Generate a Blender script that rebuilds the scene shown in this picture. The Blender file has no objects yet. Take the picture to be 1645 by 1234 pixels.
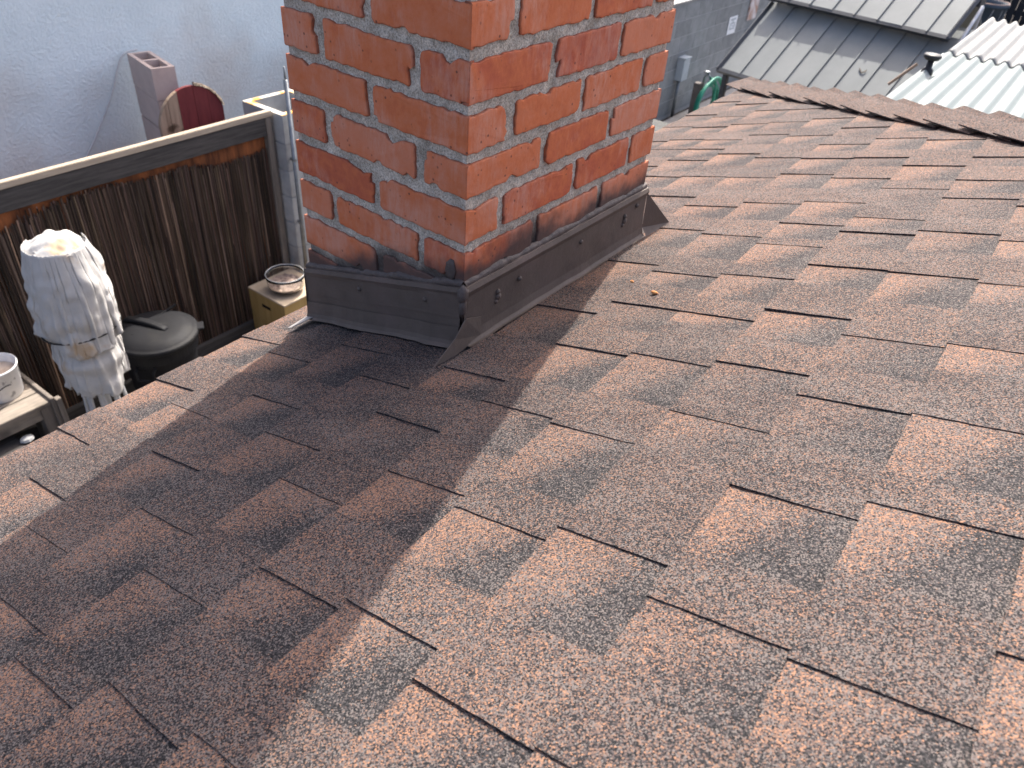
import bpy, bmesh, math, random
import numpy as np
from mathutils import Vector, Matrix, noise, Euler
random.seed(7)
R = math.radians
SC = bpy.context.scene
COL = SC.collection

# ------------------------------------------------------------------ camera
A0, B0, C0 = 0.58929, 0.916615, 0.085047
CAM = Vector((0.626691, -0.779741, 0.252463))
cd = bpy.data.cameras.new('camera')
cam = bpy.data.objects.new('camera', cd)
COL.objects.link(cam)
rot = Matrix.Rotation(A0, 3, 'Z') @ Matrix.Rotation(B0, 3, 'X') @ Matrix.Rotation(C0, 3, 'Z')
cam.matrix_world = Matrix.Translation(CAM) @ rot.to_4x4()
cd.sensor_width = 36.0
cd.lens = 36.0 * 1203.64 / 1645.0
cd.clip_start = 0.05
cd.clip_end = 500
cd.dof.use_dof = True
cd.dof.focus_distance = 1.0
cd.dof.aperture_fstop = 10.0
SC.camera = cam

# ------------------------------------------------------------------ light
SUN_EL, SAX, SAY = R(51), -0.258, 0.966           # horizontal direction towards the sun
sv = Vector((SAX * math.cos(SUN_EL), SAY * math.cos(SUN_EL), math.sin(SUN_EL))).normalized()
w = bpy.data.worlds.new('World'); SC.world = w; w.use_nodes = True
nt = w.node_tree
bg = nt.nodes['Background']
sky = nt.nodes.new('ShaderNodeTexSky'); sky.sky_type = 'NISHITA'; sky.sun_disc = False
sky.sun_elevation = SUN_EL
sky.sun_rotation = math.atan2(sv.x, sv.y)
sky.dust_density = 5.0; sky.air_density = 0.55; sky.ozone_density = 0.6
nt.links.new(sky.outputs[0], bg.inputs[0]); bg.inputs[1].default_value = 0.14
sd = bpy.data.lights.new('sun', 'SUN'); sd.energy = 2.6; sd.angle = R(0.5); sd.color = (1, 0.955, 0.88)
sun = bpy.data.objects.new('sun', sd); COL.objects.link(sun)
sun.rotation_euler = (-sv).to_track_quat('-Z', 'Y').to_euler()
sun.location = (0, 4, 6)
vs = SC.view_settings
vs.view_transform = 'Standard'; vs.look = 'None'; vs.gamma = 1; vs.exposure = 1.78

# ------------------------------------------------------------------ helpers
def tag(o, label=None, cat=None, group=None, kind=None):
    if label: o['label'] = label
    if cat: o['category'] = cat
    if group: o['group'] = group
    if kind: o['kind'] = kind
    return o

def empty(name, loc=(0, 0, 0), rot=(0, 0, 0), **k):
    o = bpy.data.objects.new(name, None); COL.objects.link(o)
    o.empty_display_size = 0.1
    o.location = loc; o.rotation_euler = rot
    return tag(o, **k)

class MB:
    def __init__(s): s.v = []; s.f = []; s.c = []
    def add(s, vs, fs, col=None):
        b = len(s.v); s.v += [tuple(v) for v in vs]
        s.f += [tuple(b + i for i in f) for f in fs]
        if col is None: col = (0.5, 0.5, 0.5, 1)
        if isinstance(col, list): s.c += col
        else: s.c += [col] * len(vs)
        return b
    def box(s, a, b, col=None, M=None):
        x0, y0, z0 = a; x1, y1, z1 = b
        vs = [(x, y, z) for x in (x0, x1) for y in (y0, y1) for z in (z0, z1)]
        if M is not None: vs = [tuple(M @ Vector(v)) for v in vs]
        s.add(vs, [(0, 1, 3, 2), (4, 6, 7, 5), (0, 4, 5, 1), (2, 3, 7, 6), (0, 2, 6, 4), (1, 5, 7, 3)], col)
    def grid(s, fn, nu, nv, colfn=None, wrap=False, flip=False):
        vs = []; cs = []
        for j in range(nv + 1):
            for i in range(nu if wrap else nu + 1):
                u = i / nu; v = j / nv
                vs.append(tuple(fn(u, v)))
                cs.append(colfn(u, v) if colfn else (0.5, 0.5, 0.5, 1))
        W = nu if wrap else nu + 1
        fs = []
        for j in range(nv):
            for i in range(nu):
                a = j * W + i; b = j * W + (i + 1) % W
                q = (a, b, b + W, a + W)
                fs.append(q[::-1] if flip else q)
        s.add(vs, fs, cs)
    def lathe(s, prof, n=32, c=(0, 0, 0), col=None, cap=True):
        vs = []
        for (r, z) in prof:
            for i in range(n):
                t = 2 * math.pi * i / n
                vs.append((c[0] + r * math.cos(t), c[1] + r * math.sin(t), c[2] + z))
        fs = []
        for j in range(len(prof) - 1):
            for i in range(n):
                a = j * n + i; b = j * n + (i + 1) % n
                fs.append((a, b, b + n, a + n))
        if cap:
            fs.append(tuple(range(n))[::-1]); fs.append(tuple((len(prof) - 1) * n + i for i in range(n)))
        s.add(vs, fs, col)
    def tube(s, pts, r, n=8, col=None, cap=True):
        pts = [Vector(p) for p in pts]
        vs = []; up = Vector((0, 0, 1)); prev = None
        for i, p in enumerate(pts):
            d = (pts[min(i + 1, len(pts) - 1)] - pts[max(i - 1, 0)]).normalized()
            if prev is None:
                a = d.cross(up if abs(d.z) < 0.9 else Vector((1, 0, 0))).normalized()
            else:
                a = (prev - d * prev.dot(d)).normalized()
            prev = a; b = d.cross(a)
            rr = r[i] if isinstance(r, (list, tuple)) else r
            for k in range(n):
                t = 2 * math.pi * k / n
                vs.append(p + (a * math.cos(t) + b * math.sin(t)) * rr)
        fs = []
        for j in range(len(pts) - 1):
            for i in range(n):
                q = j * n + i; e = j * n + (i + 1) % n
                fs.append((q, e, e + n, q + n))
        if cap:
            fs.append(tuple(range(n))[::-1]); fs.append(tuple((len(pts) - 1) * n + i for i in range(n)))
        s.add(vs, fs, col)
    def build(s, name, mat, parent=None, smooth=False, bevel=0, loc=None):
        me = bpy.data.meshes.new(name); me.from_pydata(s.v, [], s.f)
        at = me.color_attributes.new('tone', 'FLOAT_COLOR', 'POINT')
        flat = []
        for c in s.c: flat += list(c)
        at.data.foreach_set('color', flat)
        bm = bmesh.new(); bm.from_mesh(me); bmesh.ops.recalc_face_normals(bm, faces=bm.faces) if bevel or smooth == 'fix' else None
        if bevel:
            bmesh.ops.remove_doubles(bm, verts=bm.verts, dist=1e-6)
            bmesh.ops.bevel(bm, geom=[e for e in bm.edges if e.is_manifold and e.calc_face_angle(0) > 0.5], offset=bevel, segments=2, affect='EDGES', clamp_overlap=True)
        bm.to_mesh(me); bm.free()
        if smooth:
            for p in me.polygons: p.use_smooth = True
        me.materials.append(mat)
        o = bpy.data.objects.new(name, me); COL.objects.link(o)
        if parent: o.parent = parent
        if loc: o.location = loc
        return o

def N(nt, t, **k):
    n = nt.nodes.new(t)
    for a, b in k.items():
        if a.startswith('i_'):
            key = a[2:]
            key = int(key) if key.isdigit() else key.replace('_', ' ')
            n.inputs[key].default_value = b
        else: setattr(n, a, b)
    return n

def newmat(name, rough=0.8, spec=0.3, base=(0.5, 0.5, 0.5), metallic=0):
    m = bpy.data.materials.new(name); m.use_nodes = True
    nt = m.node_tree; p = nt.nodes['Principled BSDF']
    p.inputs['Base Color'].default_value = (*base, 1)
    p.inputs['Roughness'].default_value = rough
    p.inputs['Specular IOR Level'].default_value = spec
    p.inputs['Metallic'].default_value = metallic
    return m, nt, p

def ramp(nt, pts, interp='LINEAR'):
    r = nt.nodes.new('ShaderNodeValToRGB'); cr = r.color_ramp; cr.interpolation = interp
    while len(cr.elements) < len(pts): cr.elements.new(0.5)
    for e, (x, c) in zip(cr.elements, pts):
        e.position = x; e.color = (*c, 1) if len(c) == 3 else c
    return r

def noisemat(name, c1, c2, scale=8, rough=0.8, spec=0.3, bump=0.3, bscale=60, bdist=0.002, metallic=0, detail=6, stretch=None, c3=None, s3=2.0, t3=(0.5, 0.65), tone=False, coord='Object'):
    """two colours through noise, optional stain colour, fine bump"""
    m, nt, p = newmat(name, rough, spec, metallic=metallic); L = nt.links.new
    tc = N(nt, 'ShaderNodeTexCoord'); src = tc.outputs[coord]
    if stretch:
        mp = N(nt, 'ShaderNodeMapping'); mp.inputs['Scale'].default_value = stretch
        L(src, mp.inputs[0]); ssrc = mp.outputs[0]
    else: ssrc = src
    n1 = N(nt, 'ShaderNodeTexNoise', i_Scale=scale, i_Detail=detail, i_Roughness=0.65); L(ssrc, n1.inputs['Vector'])
    r = ramp(nt, [(0.3, c1), (0.7, c2)]); L(n1.outputs[0], r.inputs[0]); out = r.outputs[0]
    if c3 is not None:
        n3 = N(nt, 'ShaderNodeTexNoise', i_Scale=s3, i_Detail=5); L(src, n3.inputs['Vector'])
        r3 = ramp(nt, [(t3[0], (0, 0, 0)), (t3[1], (1, 1, 1))]); L(n3.outputs[0], r3.inputs[0])
        mx = N(nt, 'ShaderNodeMix', data_type='RGBA'); L(r3.outputs[0], mx.inputs[0]); L(out, mx.inputs[6]); mx.inputs[7].default_value = (*c3, 1)
        out = mx.outputs[2]
    if tone:
        at = N(nt, 'ShaderNodeAttribute', attribute_name='tone')
        mu = N(nt, 'ShaderNodeMix', data_type='RGBA', blend_type='MULTIPLY'); mu.inputs[0].default_value = 1
        sc = N(nt, 'ShaderNodeMix', data_type='RGBA', blend_type='MULTIPLY'); sc.inputs[0].default_value = 1
        L(at.outputs['Color'], sc.inputs[6]); sc.inputs[7].default_value = (2, 2, 2, 1); sc.clamp_result = False
        L(out, mu.inputs[6]); L(sc.outputs[2], mu.inputs[7]); out = mu.outputs[2]
    L(out, p.inputs['Base Color'])
    if bump:
        nb = N(nt, 'ShaderNodeTexNoise', i_Scale=bscale, i_Detail=8, i_Roughness=0.7); L(ssrc, nb.inputs['Vector'])
        b = N(nt, 'ShaderNodeBump', i_Strength=bump, i_Distance=bdist); L(nb.outputs[0], b.inputs['Height']); L(b.outputs[0], p.inputs['Normal'])
    return m

# ------------------------------------------------------------------ materials
def shingle_material():
    m, nt, p = newmat('asphalt_granules', 0.85, 0.12); L = nt.links.new
    tc = N(nt, 'ShaderNodeTexCoord')
    at = N(nt, 'ShaderNodeAttribute', attribute_name='tone')
    sep = N(nt, 'ShaderNodeSeparateColor'); L(at.outputs['Color'], sep.inputs[0])
    wn = N(nt, 'ShaderNodeTexNoise', i_Scale=500.0, i_Detail=1); L(tc.outputs['Object'], wn.inputs['Vector'])
    wm = N(nt, 'ShaderNodeMix', data_type='VECTOR'); wm.inputs[0].default_value = 0.0008
    L(tc.outputs['Object'], wm.inputs[4]); L(wn.outputs['Color'], wm.inputs[5])
    vo = N(nt, 'ShaderNodeTexVoronoi', i_Scale=790.0, i_Randomness=1.0); L(wm.outputs[1], vo.inputs['Vector'])
    rs = N(nt, 'ShaderNodeSeparateColor'); L(vo.outputs['Color'], rs.inputs[0])
    # blotchy variation of the blend across the roof
    n1 = N(nt, 'ShaderNodeTexNoise', i_Scale=9.0, i_Detail=4); L(tc.outputs['Object'], n1.inputs['Vector'])
    n2 = N(nt, 'ShaderNodeTexNoise', i_Scale=34.0, i_Detail=3); L(tc.outputs['Object'], n2.inputs['Vector'])
    n3 = N(nt, 'ShaderNodeTexNoise', i_Scale=110.0, i_Detail=2); L(tc.outputs['Object'], n3.inputs['Vector'])
    # darkness = attr.r + noise
    def math_(op, a, b):
        x = N(nt, 'ShaderNodeMath', operation=op)
        for i, v in enumerate((a, b)):
            if isinstance(v, (int, float)): x.inputs[i].default_value = v
            else: L(v, x.inputs[i])
        return x.outputs[0]
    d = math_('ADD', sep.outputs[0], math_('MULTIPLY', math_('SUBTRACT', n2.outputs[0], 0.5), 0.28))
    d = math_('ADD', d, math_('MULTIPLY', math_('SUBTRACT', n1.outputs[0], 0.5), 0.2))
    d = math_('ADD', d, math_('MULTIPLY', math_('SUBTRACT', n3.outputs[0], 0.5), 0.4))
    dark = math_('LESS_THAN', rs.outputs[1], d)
    warm = math_('ADD', sep.outputs[1], math_('MULTIPLY', math_('SUBTRACT', n1.outputs[0], 0.5), 0.5))
    # warm blend granules
    k = math_('ADD', rs.outputs[0], math_('MULTIPLY', math_('SUBTRACT', warm, 0.55), 0.5))
    k = math_('MINIMUM', k, 0.98)
    rw = ramp(nt, [(0.0, (0.016, 0.016, 0.017)), (0.18, (0.042, 0.037, 0.037)), (0.34, (0.078, 0.060, 0.056)), (0.52, (0.122, 0.082, 0.068)), (0.68, (0.178, 0.107, 0.076)), (0.84, (0.262, 0.142, 0.089)), (1.0, (0.30, 0.23, 0.175))], 'CONSTANT')
    L(k, rw.inputs[0])
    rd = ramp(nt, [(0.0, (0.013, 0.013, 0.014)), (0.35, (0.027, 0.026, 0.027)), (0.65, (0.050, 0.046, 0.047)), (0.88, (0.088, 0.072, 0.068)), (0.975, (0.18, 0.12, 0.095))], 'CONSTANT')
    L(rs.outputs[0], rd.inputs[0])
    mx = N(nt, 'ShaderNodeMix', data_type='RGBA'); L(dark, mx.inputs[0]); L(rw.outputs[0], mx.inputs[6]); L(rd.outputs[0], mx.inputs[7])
    # pale dust lying in streaks
    mp = N(nt, 'ShaderNodeMapping'); mp.inputs['Scale'].default_value = (1.0, 2.6, 1.0); L(tc.outputs['Object'], mp.inputs[0])
    nd = N(nt, 'ShaderNodeTexNoise', i_Scale=5.0, i_Detail=7, i_Roughness=0.72); L(mp.outputs[0], nd.inputs['Vector'])
    rdst = ramp(nt, [(0.40, (0.08, 0.08, 0.08)), (0.72, (0.42, 0.42, 0.42))]); L(nd.outputs[0], rdst.inputs[0])
    dsel = math_('LESS_THAN', rs.outputs[2], rdst.outputs[0])
    m2 = N(nt, 'ShaderNodeMix', data_type='RGBA'); L(dsel, m2.inputs[0]); L(mx.outputs[2], m2.inputs[6]); m2.inputs[7].default_value = (0.125, 0.108, 0.100, 1)
    L(m2.outputs[2], p.inputs['Base Color'])
    b = N(nt, 'ShaderNodeBump', i_Strength=0.45, i_Distance=0.0007, invert=True); L(vo.outputs['Distance'], b.inputs['Height'])
    b2 = N(nt, 'ShaderNodeBump', i_Strength=0.35, i_Distance=0.006); L(n2.outputs[0], b2.inputs['Height']); L(b2.outputs[0], b.inputs['Normal'])
    L(b.outputs[0], p.inputs['Normal'])
    return m
M_SH = shingle_material()

def brick_material():
    m, nt, p = newmat('fired_brick', 0.85, 0.2); L = nt.links.new
    tc = N(nt, 'ShaderNodeTexCoord'); ob = tc.outputs['Object']
    at = N(nt, 'ShaderNodeAttribute', attribute_name='tone')
    sep = N(nt, 'ShaderNodeSeparateColor'); L(at.outputs['Color'], sep.inputs[0])
    base = ramp(nt, [(0.0, (0.37, 0.085, 0.050)), (0.3, (0.47, 0.118, 0.056)), (0.62, (0.57, 0.162, 0.064)), (1.0, (0.58, 0.205, 0.11))])
    n1 = N(nt, 'ShaderNodeTexNoise', i_Scale=34.0, i_Detail=8, i_Roughness=0.7); L(ob, n1.inputs['Vector'])
    ma = N(nt, 'ShaderNodeMath', operation='MULTIPLY_ADD'); L(n1.outputs[0], ma.inputs[0]); ma.inputs[1].default_value = 1.5
    sb = N(nt, 'ShaderNodeMath', operation='SUBTRACT'); L(sep.outputs[0], sb.inputs[0]); sb.inputs[1].default_value = 0.76
    L(sb.outputs[0], ma.inputs[2]); L(ma.outputs[0], base.inputs[0])
    out = base.outputs[0]
    # pale vertical efflorescence
    mp = N(nt, 'ShaderNodeMapping'); mp.inputs['Scale'].default_value = (1.0, 1.0, 0.28); L(ob, mp.inputs[0])
    n2 = N(nt, 'ShaderNodeTexNoise', i_Scale=75.0, i_Detail=8, i_Roughness=0.75); L(mp.outputs[0], n2.inputs['Vector'])
    n2b = N(nt, 'ShaderNodeTexNoise', i_Scale=11.0, i_Detail=3); L(ob, n2b.inputs['Vector'])
    mm = N(nt, 'ShaderNodeMath', operation='MULTIPLY'); L(n2.outputs[0], mm.inputs[0]); L(n2b.outputs[0], mm.inputs[1])
    ad = N(nt, 'ShaderNodeMath', operation='MULTIPLY_ADD'); L(sep.outputs[1], ad.inputs[0]); ad.inputs[1].default_value = 0.12; L(mm.outputs[0], ad.inputs[2])
    r2 = ramp(nt, [(0.30, (0, 0, 0)), (0.47, (0.6, 0.6, 0.6))]); L(ad.outputs[0], r2.inputs[0])
    m1 = N(nt, 'ShaderNodeMix', data_type='RGBA'); L(r2.outputs[0], m1.inputs[0]); L(out, m1.inputs[6]); m1.inputs[7].default_value = (0.60, 0.32, 0.23, 1)
    # dark pits and dirt at the edges (attribute b)
    vo = N(nt, 'ShaderNodeTexVoronoi', i_Scale=70.0); L(ob, vo.inputs['Vector'])
    r3 = ramp(nt, [(0.0, (1, 1, 1)), (0.09, (1, 1, 1)), (0.16, (0, 0, 0))]); L(vo.outputs['Distance'], r3.inputs[0])
    n5 = N(nt, 'ShaderNodeTexNoise', i_Scale=14.0); L(ob, n5.inputs['Vector'])
    r5 = ramp(nt, [(0.46, (0, 0, 0)), (0.56, (0.85, 0.85, 0.85))]); L(n5.outputs[0], r5.inputs[0])
    m5 = N(nt, 'ShaderNodeMath', operation='MULTIPLY'); L(r3.outputs[0], m5.inputs[0]); L(r5.outputs[0], m5.inputs[1])
    n6 = N(nt, 'ShaderNodeTexNoise', i_Scale=120.0, i_Detail=4); L(ob, n6.inputs['Vector'])
    e1 = N(nt, 'ShaderNodeMath', operation='MULTIPLY_ADD'); L(n6.outputs[0], e1.inputs[0]); e1.inputs[1].default_value = 1.6; e1.inputs[2].default_value = -1.0
    e2 = N(nt, 'ShaderNodeMath', operation='ADD'); L(e1.outputs[0], e2.inputs[0]); L(sep.outputs[2], e2.inputs[1]); e2.use_clamp = True
    e3 = N(nt, 'ShaderNodeMath', operation='MULTIPLY'); L(e2.outputs[0], e3.inputs[0]); L(sep.outputs[2], e3.inputs[1])
    mxm = N(nt, 'ShaderNodeMath', operation='MAXIMUM'); L(m5.outputs[0], mxm.inputs[0]); L(e3.outputs[0], mxm.inputs[1])
    m3 = N(nt, 'ShaderNodeMix', data_type='RGBA'); L(mxm.outputs[0], m3.inputs[0]); L(m1.outputs[2], m3.inputs[6]); m3.inputs[7].default_value = (0.13, 0.055, 0.04, 1)
    out, rough = overspray(nt, m3.outputs[2], ob)
    L(out, p.inputs['Base Color'])
    nb = N(nt, 'ShaderNodeTexNoise', i_Scale=160.0, i_Detail=8, i_Roughness=0.7); L(ob, nb.inputs['Vector'])
    b = N(nt, 'ShaderNodeBump', i_Strength=0.35, i_Distance=0.0015); L(nb.outputs[0], b.inputs['Height'])
    n7 = N(nt, 'ShaderNodeTexNoise', i_Scale=20.0, i_Detail=3); L(ob, n7.inputs['Vector'])
    b2 = N(nt, 'ShaderNodeBump', i_Strength=0.4, i_Distance=0.006); L(n7.outputs[0], b2.inputs['Height']); L(b2.outputs[0], b.inputs['Normal'])
    L(b.outputs[0], p.inputs['Normal'])
    return m

def overspray(nt, colour, ob):
    """brown-black paint misted on the masonry along the top of the flashing"""
    L = nt.links.new
    sx = N(nt, 'ShaderNodeSeparateXYZ'); L(ob, sx.inputs[0])
    mn = N(nt, 'ShaderNodeMath', operation='MINIMUM'); L(sx.outputs[0], mn.inputs[0]); mn.inputs[1].default_value = 0.0
    zf = N(nt, 'ShaderNodeMath', operation='MULTIPLY_ADD'); L(mn.outputs[0], zf.inputs[0]); zf.inputs[1].default_value = 0.31; zf.inputs[2].default_value = -0.335
    dz = N(nt, 'ShaderNodeMath', operation='SUBTRACT'); L(sx.outputs[2], dz.inputs[0]); L(zf.outputs[0], dz.inputs[1])
    n = N(nt, 'ShaderNodeTexNoise', i_Scale=9.0, i_Detail=2); L(ob, n.inputs['Vector'])
    n2 = N(nt, 'ShaderNodeTexNoise', i_Scale=60.0, i_Detail=6); L(ob, n2.inputs['Vector'])
    k = N(nt, 'ShaderNodeMath', operation='MULTIPLY_ADD'); L(n.outputs[0], k.inputs[0]); k.inputs[1].default_value = -0.09; L(dz.outputs[0], k.inputs[2])
    k2 = N(nt, 'ShaderNodeMath', operation='MULTIPLY_ADD'); L(n2.outputs[0], k2.inputs[0]); k2.inputs[1].default_value = -0.03; L(k.outputs[0], k2.inputs[2])
    mr = N(nt, 'ShaderNodeMapRange'); L(k2.outputs[0], mr.inputs[0]); mr.inputs[1].default_value = -0.046; mr.inputs[2].default_value = 0.002; mr.inputs[3].default_value = 0.93; mr.inputs[4].default_value = 0.0
    mr.interpolation_type = 'SMOOTHSTEP'
    mx = N(nt, 'ShaderNodeMix', data_type='RGBA'); L(mr.outputs[0], mx.inputs[0]); L(colour, mx.inputs[6]); mx.inputs[7].default_value = (0.07, 0.054, 0.048, 1)
    return mx.outputs[2], mr.outputs[0]
M_BR = brick_material()

def mortar_material():
    m, nt, p = newmat('sandy_mortar', 0.95, 0.1); L = nt.links.new
    tc = N(nt, 'ShaderNodeTexCoord'); ob = tc.outputs['Object']
    n1 = N(nt, 'ShaderNodeTexNoise', i_Scale=350.0, i_Detail=4, i_Roughness=0.8); L(ob, n1.inputs['Vector'])
    r = ramp(nt, [(0.3, (0.18, 0.16, 0.13)), (0.5, (0.58, 0.52, 0.43)), (0.66, (0.84, 0.77, 0.66))]); L(n1.outputs[0], r.inputs[0])
    n2 = N(nt, 'ShaderNodeTexNoise', i_Scale=30.0, i_Detail=5); L(ob, n2.inputs['Vector'])
    r2 = ramp(nt, [(0.3, (0.62, 0.6, 0.57)), (0.7, (1.1, 1.08, 1.05))]); L(n2.outputs[0], r2.inputs[0])
    mu = N(nt, 'ShaderNodeMix', data_type='RGBA', blend_type='MULTIPLY'); mu.inputs[0].default_value = 1; L(r.outputs[0], mu.inputs[6]); L(r2.outputs[0], mu.inputs[7])
    out, _ = overspray(nt, mu.outputs[2], ob)
    L(out, p.inputs['Base Color'])
    b = N(nt, 'ShaderNodeBump', i_Strength=0.8, i_Distance=0.0025); L(n1.outputs[0], b.inputs['Height']); L(b.outputs[0], p.inputs['Normal'])
    return m
M_MO = mortar_material()

M_FL = noisemat('painted_flashing', (0.082, 0.062, 0.050), (0.112, 0.085, 0.069), scale=14, rough=0.6, spec=0.3, bump=0.4, bscale=16, bdist=0.006, c3=(0.14, 0.10, 0.085), s3=9, t3=(0.5, 0.8))
M_SEAL = noisemat('painted_sealant', (0.06, 0.046, 0.041), (0.105, 0.082, 0.072), scale=40, rough=0.5, spec=0.4, bump=0.8, bscale=90, bdist=0.004)
M_BARE = noisemat('bare_flange', (0.2, 0.19, 0.18), (0.3, 0.285, 0.27), scale=20, rough=0.5, spec=0.5)
M_DARK = noisemat('felt_black', (0.012, 0.011, 0.011), (0.025, 0.022, 0.022), scale=30, rough=0.9)
M_STUC = noisemat('white_stucco', (0.67, 0.765, 0.785), (0.77, 0.86, 0.875), scale=3, rough=0.95, spec=0.1, bump=0.8, bscale=45, bdist=0.014, c3=(0.6, 0.57, 0.52), s3=0.9, t3=(0.48, 0.7))
M_WALLP = noisemat('house_wall_paint', (0.5, 0.47, 0.42), (0.56, 0.53, 0.48), scale=6, rough=0.9, bump=0.3)
M_PINK = noisemat('painted_block', (0.44, 0.35, 0.31), (0.54, 0.43, 0.38), scale=10, rough=0.9, bump=0.5, bscale=120, bdist=0.003)
M_CMU = noisemat('grey_block', (0.28, 0.28, 0.275), (0.42, 0.42, 0.41), scale=7, rough=0.95, bump=0.6, bscale=130, bdist=0.003, tone=True)
M_CMUW = noisemat('grey_block_wall', (0.15, 0.16, 0.16), (0.24, 0.25, 0.25), scale=7, rough=0.95, bump=0.6, bscale=60, bdist=0.004, tone=True)
M_JOINT = noisemat('block_mortar', (0.3, 0.3, 0.3), (0.4, 0.4, 0.39), scale=20, rough=0.95, bump=0.5)
M_YEL = noisemat('stained_block_top', (0.5, 0.46, 0.4), (0.58, 0.54, 0.47), scale=30, rough=0.95, bump=0.5, c3=(0.7, 0.33, 0.06), s3=6, t3=(0.52, 0.62))
M_WOODG = noisemat('weathered_wood', (0.034, 0.031, 0.029), (0.085, 0.076, 0.07), scale=5, rough=0.85, bump=0.5, bscale=22, bdist=0.003, stretch=(14, 1, 14))
M_WOODC = noisemat('bleached_wood', (0.30, 0.24, 0.18), (0.46, 0.38, 0.29), scale=5, rough=0.85, bump=0.5, bscale=22, bdist=0.003, stretch=(14, 1, 14))
M_BENCH = noisemat('old_bench_wood', (0.17, 0.145, 0.12), (0.34, 0.29, 0.235), scale=4, rough=0.85, bump=0.5, bscale=20, bdist=0.003, stretch=(12, 1, 12), c3=(0.12, 0.1, 0.085), s3=5)
M_BENCHZ = noisemat('old_bench_wood_upright', (0.12, 0.105, 0.09), (0.25, 0.21, 0.175), scale=4, rough=0.85, bump=0.5, bscale=20, bdist=0.003, stretch=(12, 12, 1))
M_PLYR = noisemat('rust_stained_board', (0.05, 0.018, 0.009), (0.34, 0.11, 0.035), scale=3.5, rough=0.8, bump=0.4, bscale=30, stretch=(5, 5, 0.9))
M_REED = noisemat('reed_screen', (0.075, 0.053, 0.040), (0.20, 0.145, 0.110), scale=6, rough=0.85, bump=0.3, bscale=60, stretch=(4, 4, 0.4), tone=True)
M_RED = noisemat('dark_red_paint', (0.12, 0.022, 0.024), (0.19, 0.035, 0.036), scale=6, rough=0.7, bump=0.4, bscale=30, stretch=(4, 4, 1))
M_NAT = noisemat('bare_pine', (0.22, 0.15, 0.1), (0.42, 0.31, 0.22), scale=5, rough=0.8, bump=0.4, bscale=30, stretch=(9, 9, 0.8), c3=(0.08, 0.05, 0.03), s3=9, t3=(0.58, 0.66))
M_BARK = noisemat('bark_edge', (0.05, 0.035, 0.025), (0.3, 0.24, 0.18), scale=30, rough=0.95, bump=1, bscale=60, bdist=0.01)
M_GALV = noisemat('galvanised_pipe', (0.16, 0.17, 0.18), (0.27, 0.285, 0.29), scale=20, rough=0.45, spec=0.5, metallic=0.6, bump=0.1)
M_CLOTH = noisemat('off_white_canvas', (0.42, 0.405, 0.38), (0.52, 0.505, 0.48), scale=6, rough=0.9, spec=0.1, bump=0.35, bscale=30, bdist=0.006, c3=(0.46, 0.35, 0.24), s3=6, t3=(0.58, 0.68))
M_TAN = noisemat('tan_stained_canvas', (0.62, 0.42, 0.25), (0.7, 0.55, 0.38), scale=12, rough=0.9, spec=0.1, bump=0.2)
M_ROPE = noisemat('black_cord', (0.015, 0.015, 0.015), (0.03, 0.03, 0.03), scale=50, rough=0.7)
M_ALU = noisemat('silver_ribs', (0.5, 0.5, 0.5), (0.62, 0.62, 0.62), scale=10, rough=0.4, spec=0.5, metallic=0.3, bump=0.05)
M_CAN = noisemat('charcoal_plastic', (0.010, 0.010, 0.0115), (0.015, 0.015, 0.017), scale=8, rough=0.6, spec=0.15, bump=0.15, bscale=80, c3=(0.024, 0.023, 0.021), s3=5, t3=(0.5, 0.72))
M_CRATE = noisemat('varnished_crate', (0.32, 0.2, 0.065), (0.46, 0.31, 0.12), scale=3, rough=0.7, bump=0.2, bscale=20, stretch=(6, 6, 0.7))
M_CRATET = noisemat('dusty_crate_top', (0.38, 0.29, 0.2), (0.5, 0.4, 0.29), scale=8, rough=0.8, bump=0.2)
M_HOLE = noisemat('slot_shadow', (0.008, 0.007, 0.006), (0.012, 0.01, 0.009), rough=1)
M_PEB = noisemat('bowl_debris', (0.1, 0.065, 0.05), (0.42, 0.32, 0.27), scale=40, rough=0.7, bump=1, bscale=70, bdist=0.008)
mg, _, pg = newmat('clear_glass', 0.05, 0.5, (0.9, 0.9, 0.88)); pg.inputs['Transmission Weight'].default_value = 1; M_GLASS = mg
M_BUCK = noisemat('splattered_bucket', (0.62, 0.62, 0.62), (0.74, 0.73, 0.72), scale=12, rough=0.6, spec=0.3, bump=0.2, c3=(0.3, 0.3, 0.31), s3=22, t3=(0.6, 0.66))
M_BINS = noisemat('bucket_residue', (0.42, 0.3, 0.22), (0.6, 0.53, 0.46), scale=14, rough=0.8)
M_GZ = noisemat('grey_metal_roof', (0.150, 0.162, 0.158), (0.185, 0.197, 0.192), scale=5, rough=0.55, spec=0.3, bump=0.12, bscale=8, bdist=0.004, c3=(0.22, 0.226, 0.215), s3=1.2, t3=(0.5, 0.75))
M_GZD = noisemat('dark_metal_frame', (0.03, 0.032, 0.035), (0.05, 0.052, 0.056), scale=9, rough=0.45, spec=0.5, bump=0.05)
M_CORA = noisemat('pale_blue_corrugated', (0.125, 0.152, 0.148), (0.15, 0.178, 0.172), scale=2, rough=0.5, spec=0.4, bump=0.1, bscale=30)
M_CORB = noisemat('white_corrugated', (0.16, 0.163, 0.158), (0.205, 0.205, 0.198), scale=6, rough=0.6, spec=0.3, bump=0.1, bscale=30, c3=(0.15, 0.12, 0.09), s3=14, t3=(0.66, 0.74), stretch=(6, 0.6, 6))
M_BLK = noisemat('black_metal', (0.02, 0.02, 0.021), (0.035, 0.035, 0.035), scale=20, rough=0.5)
M_EBOX = noisemat('grey_enamel_box', (0.3, 0.34, 0.37), (0.38, 0.42, 0.45), scale=10, rough=0.5, bump=0.05)
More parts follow.
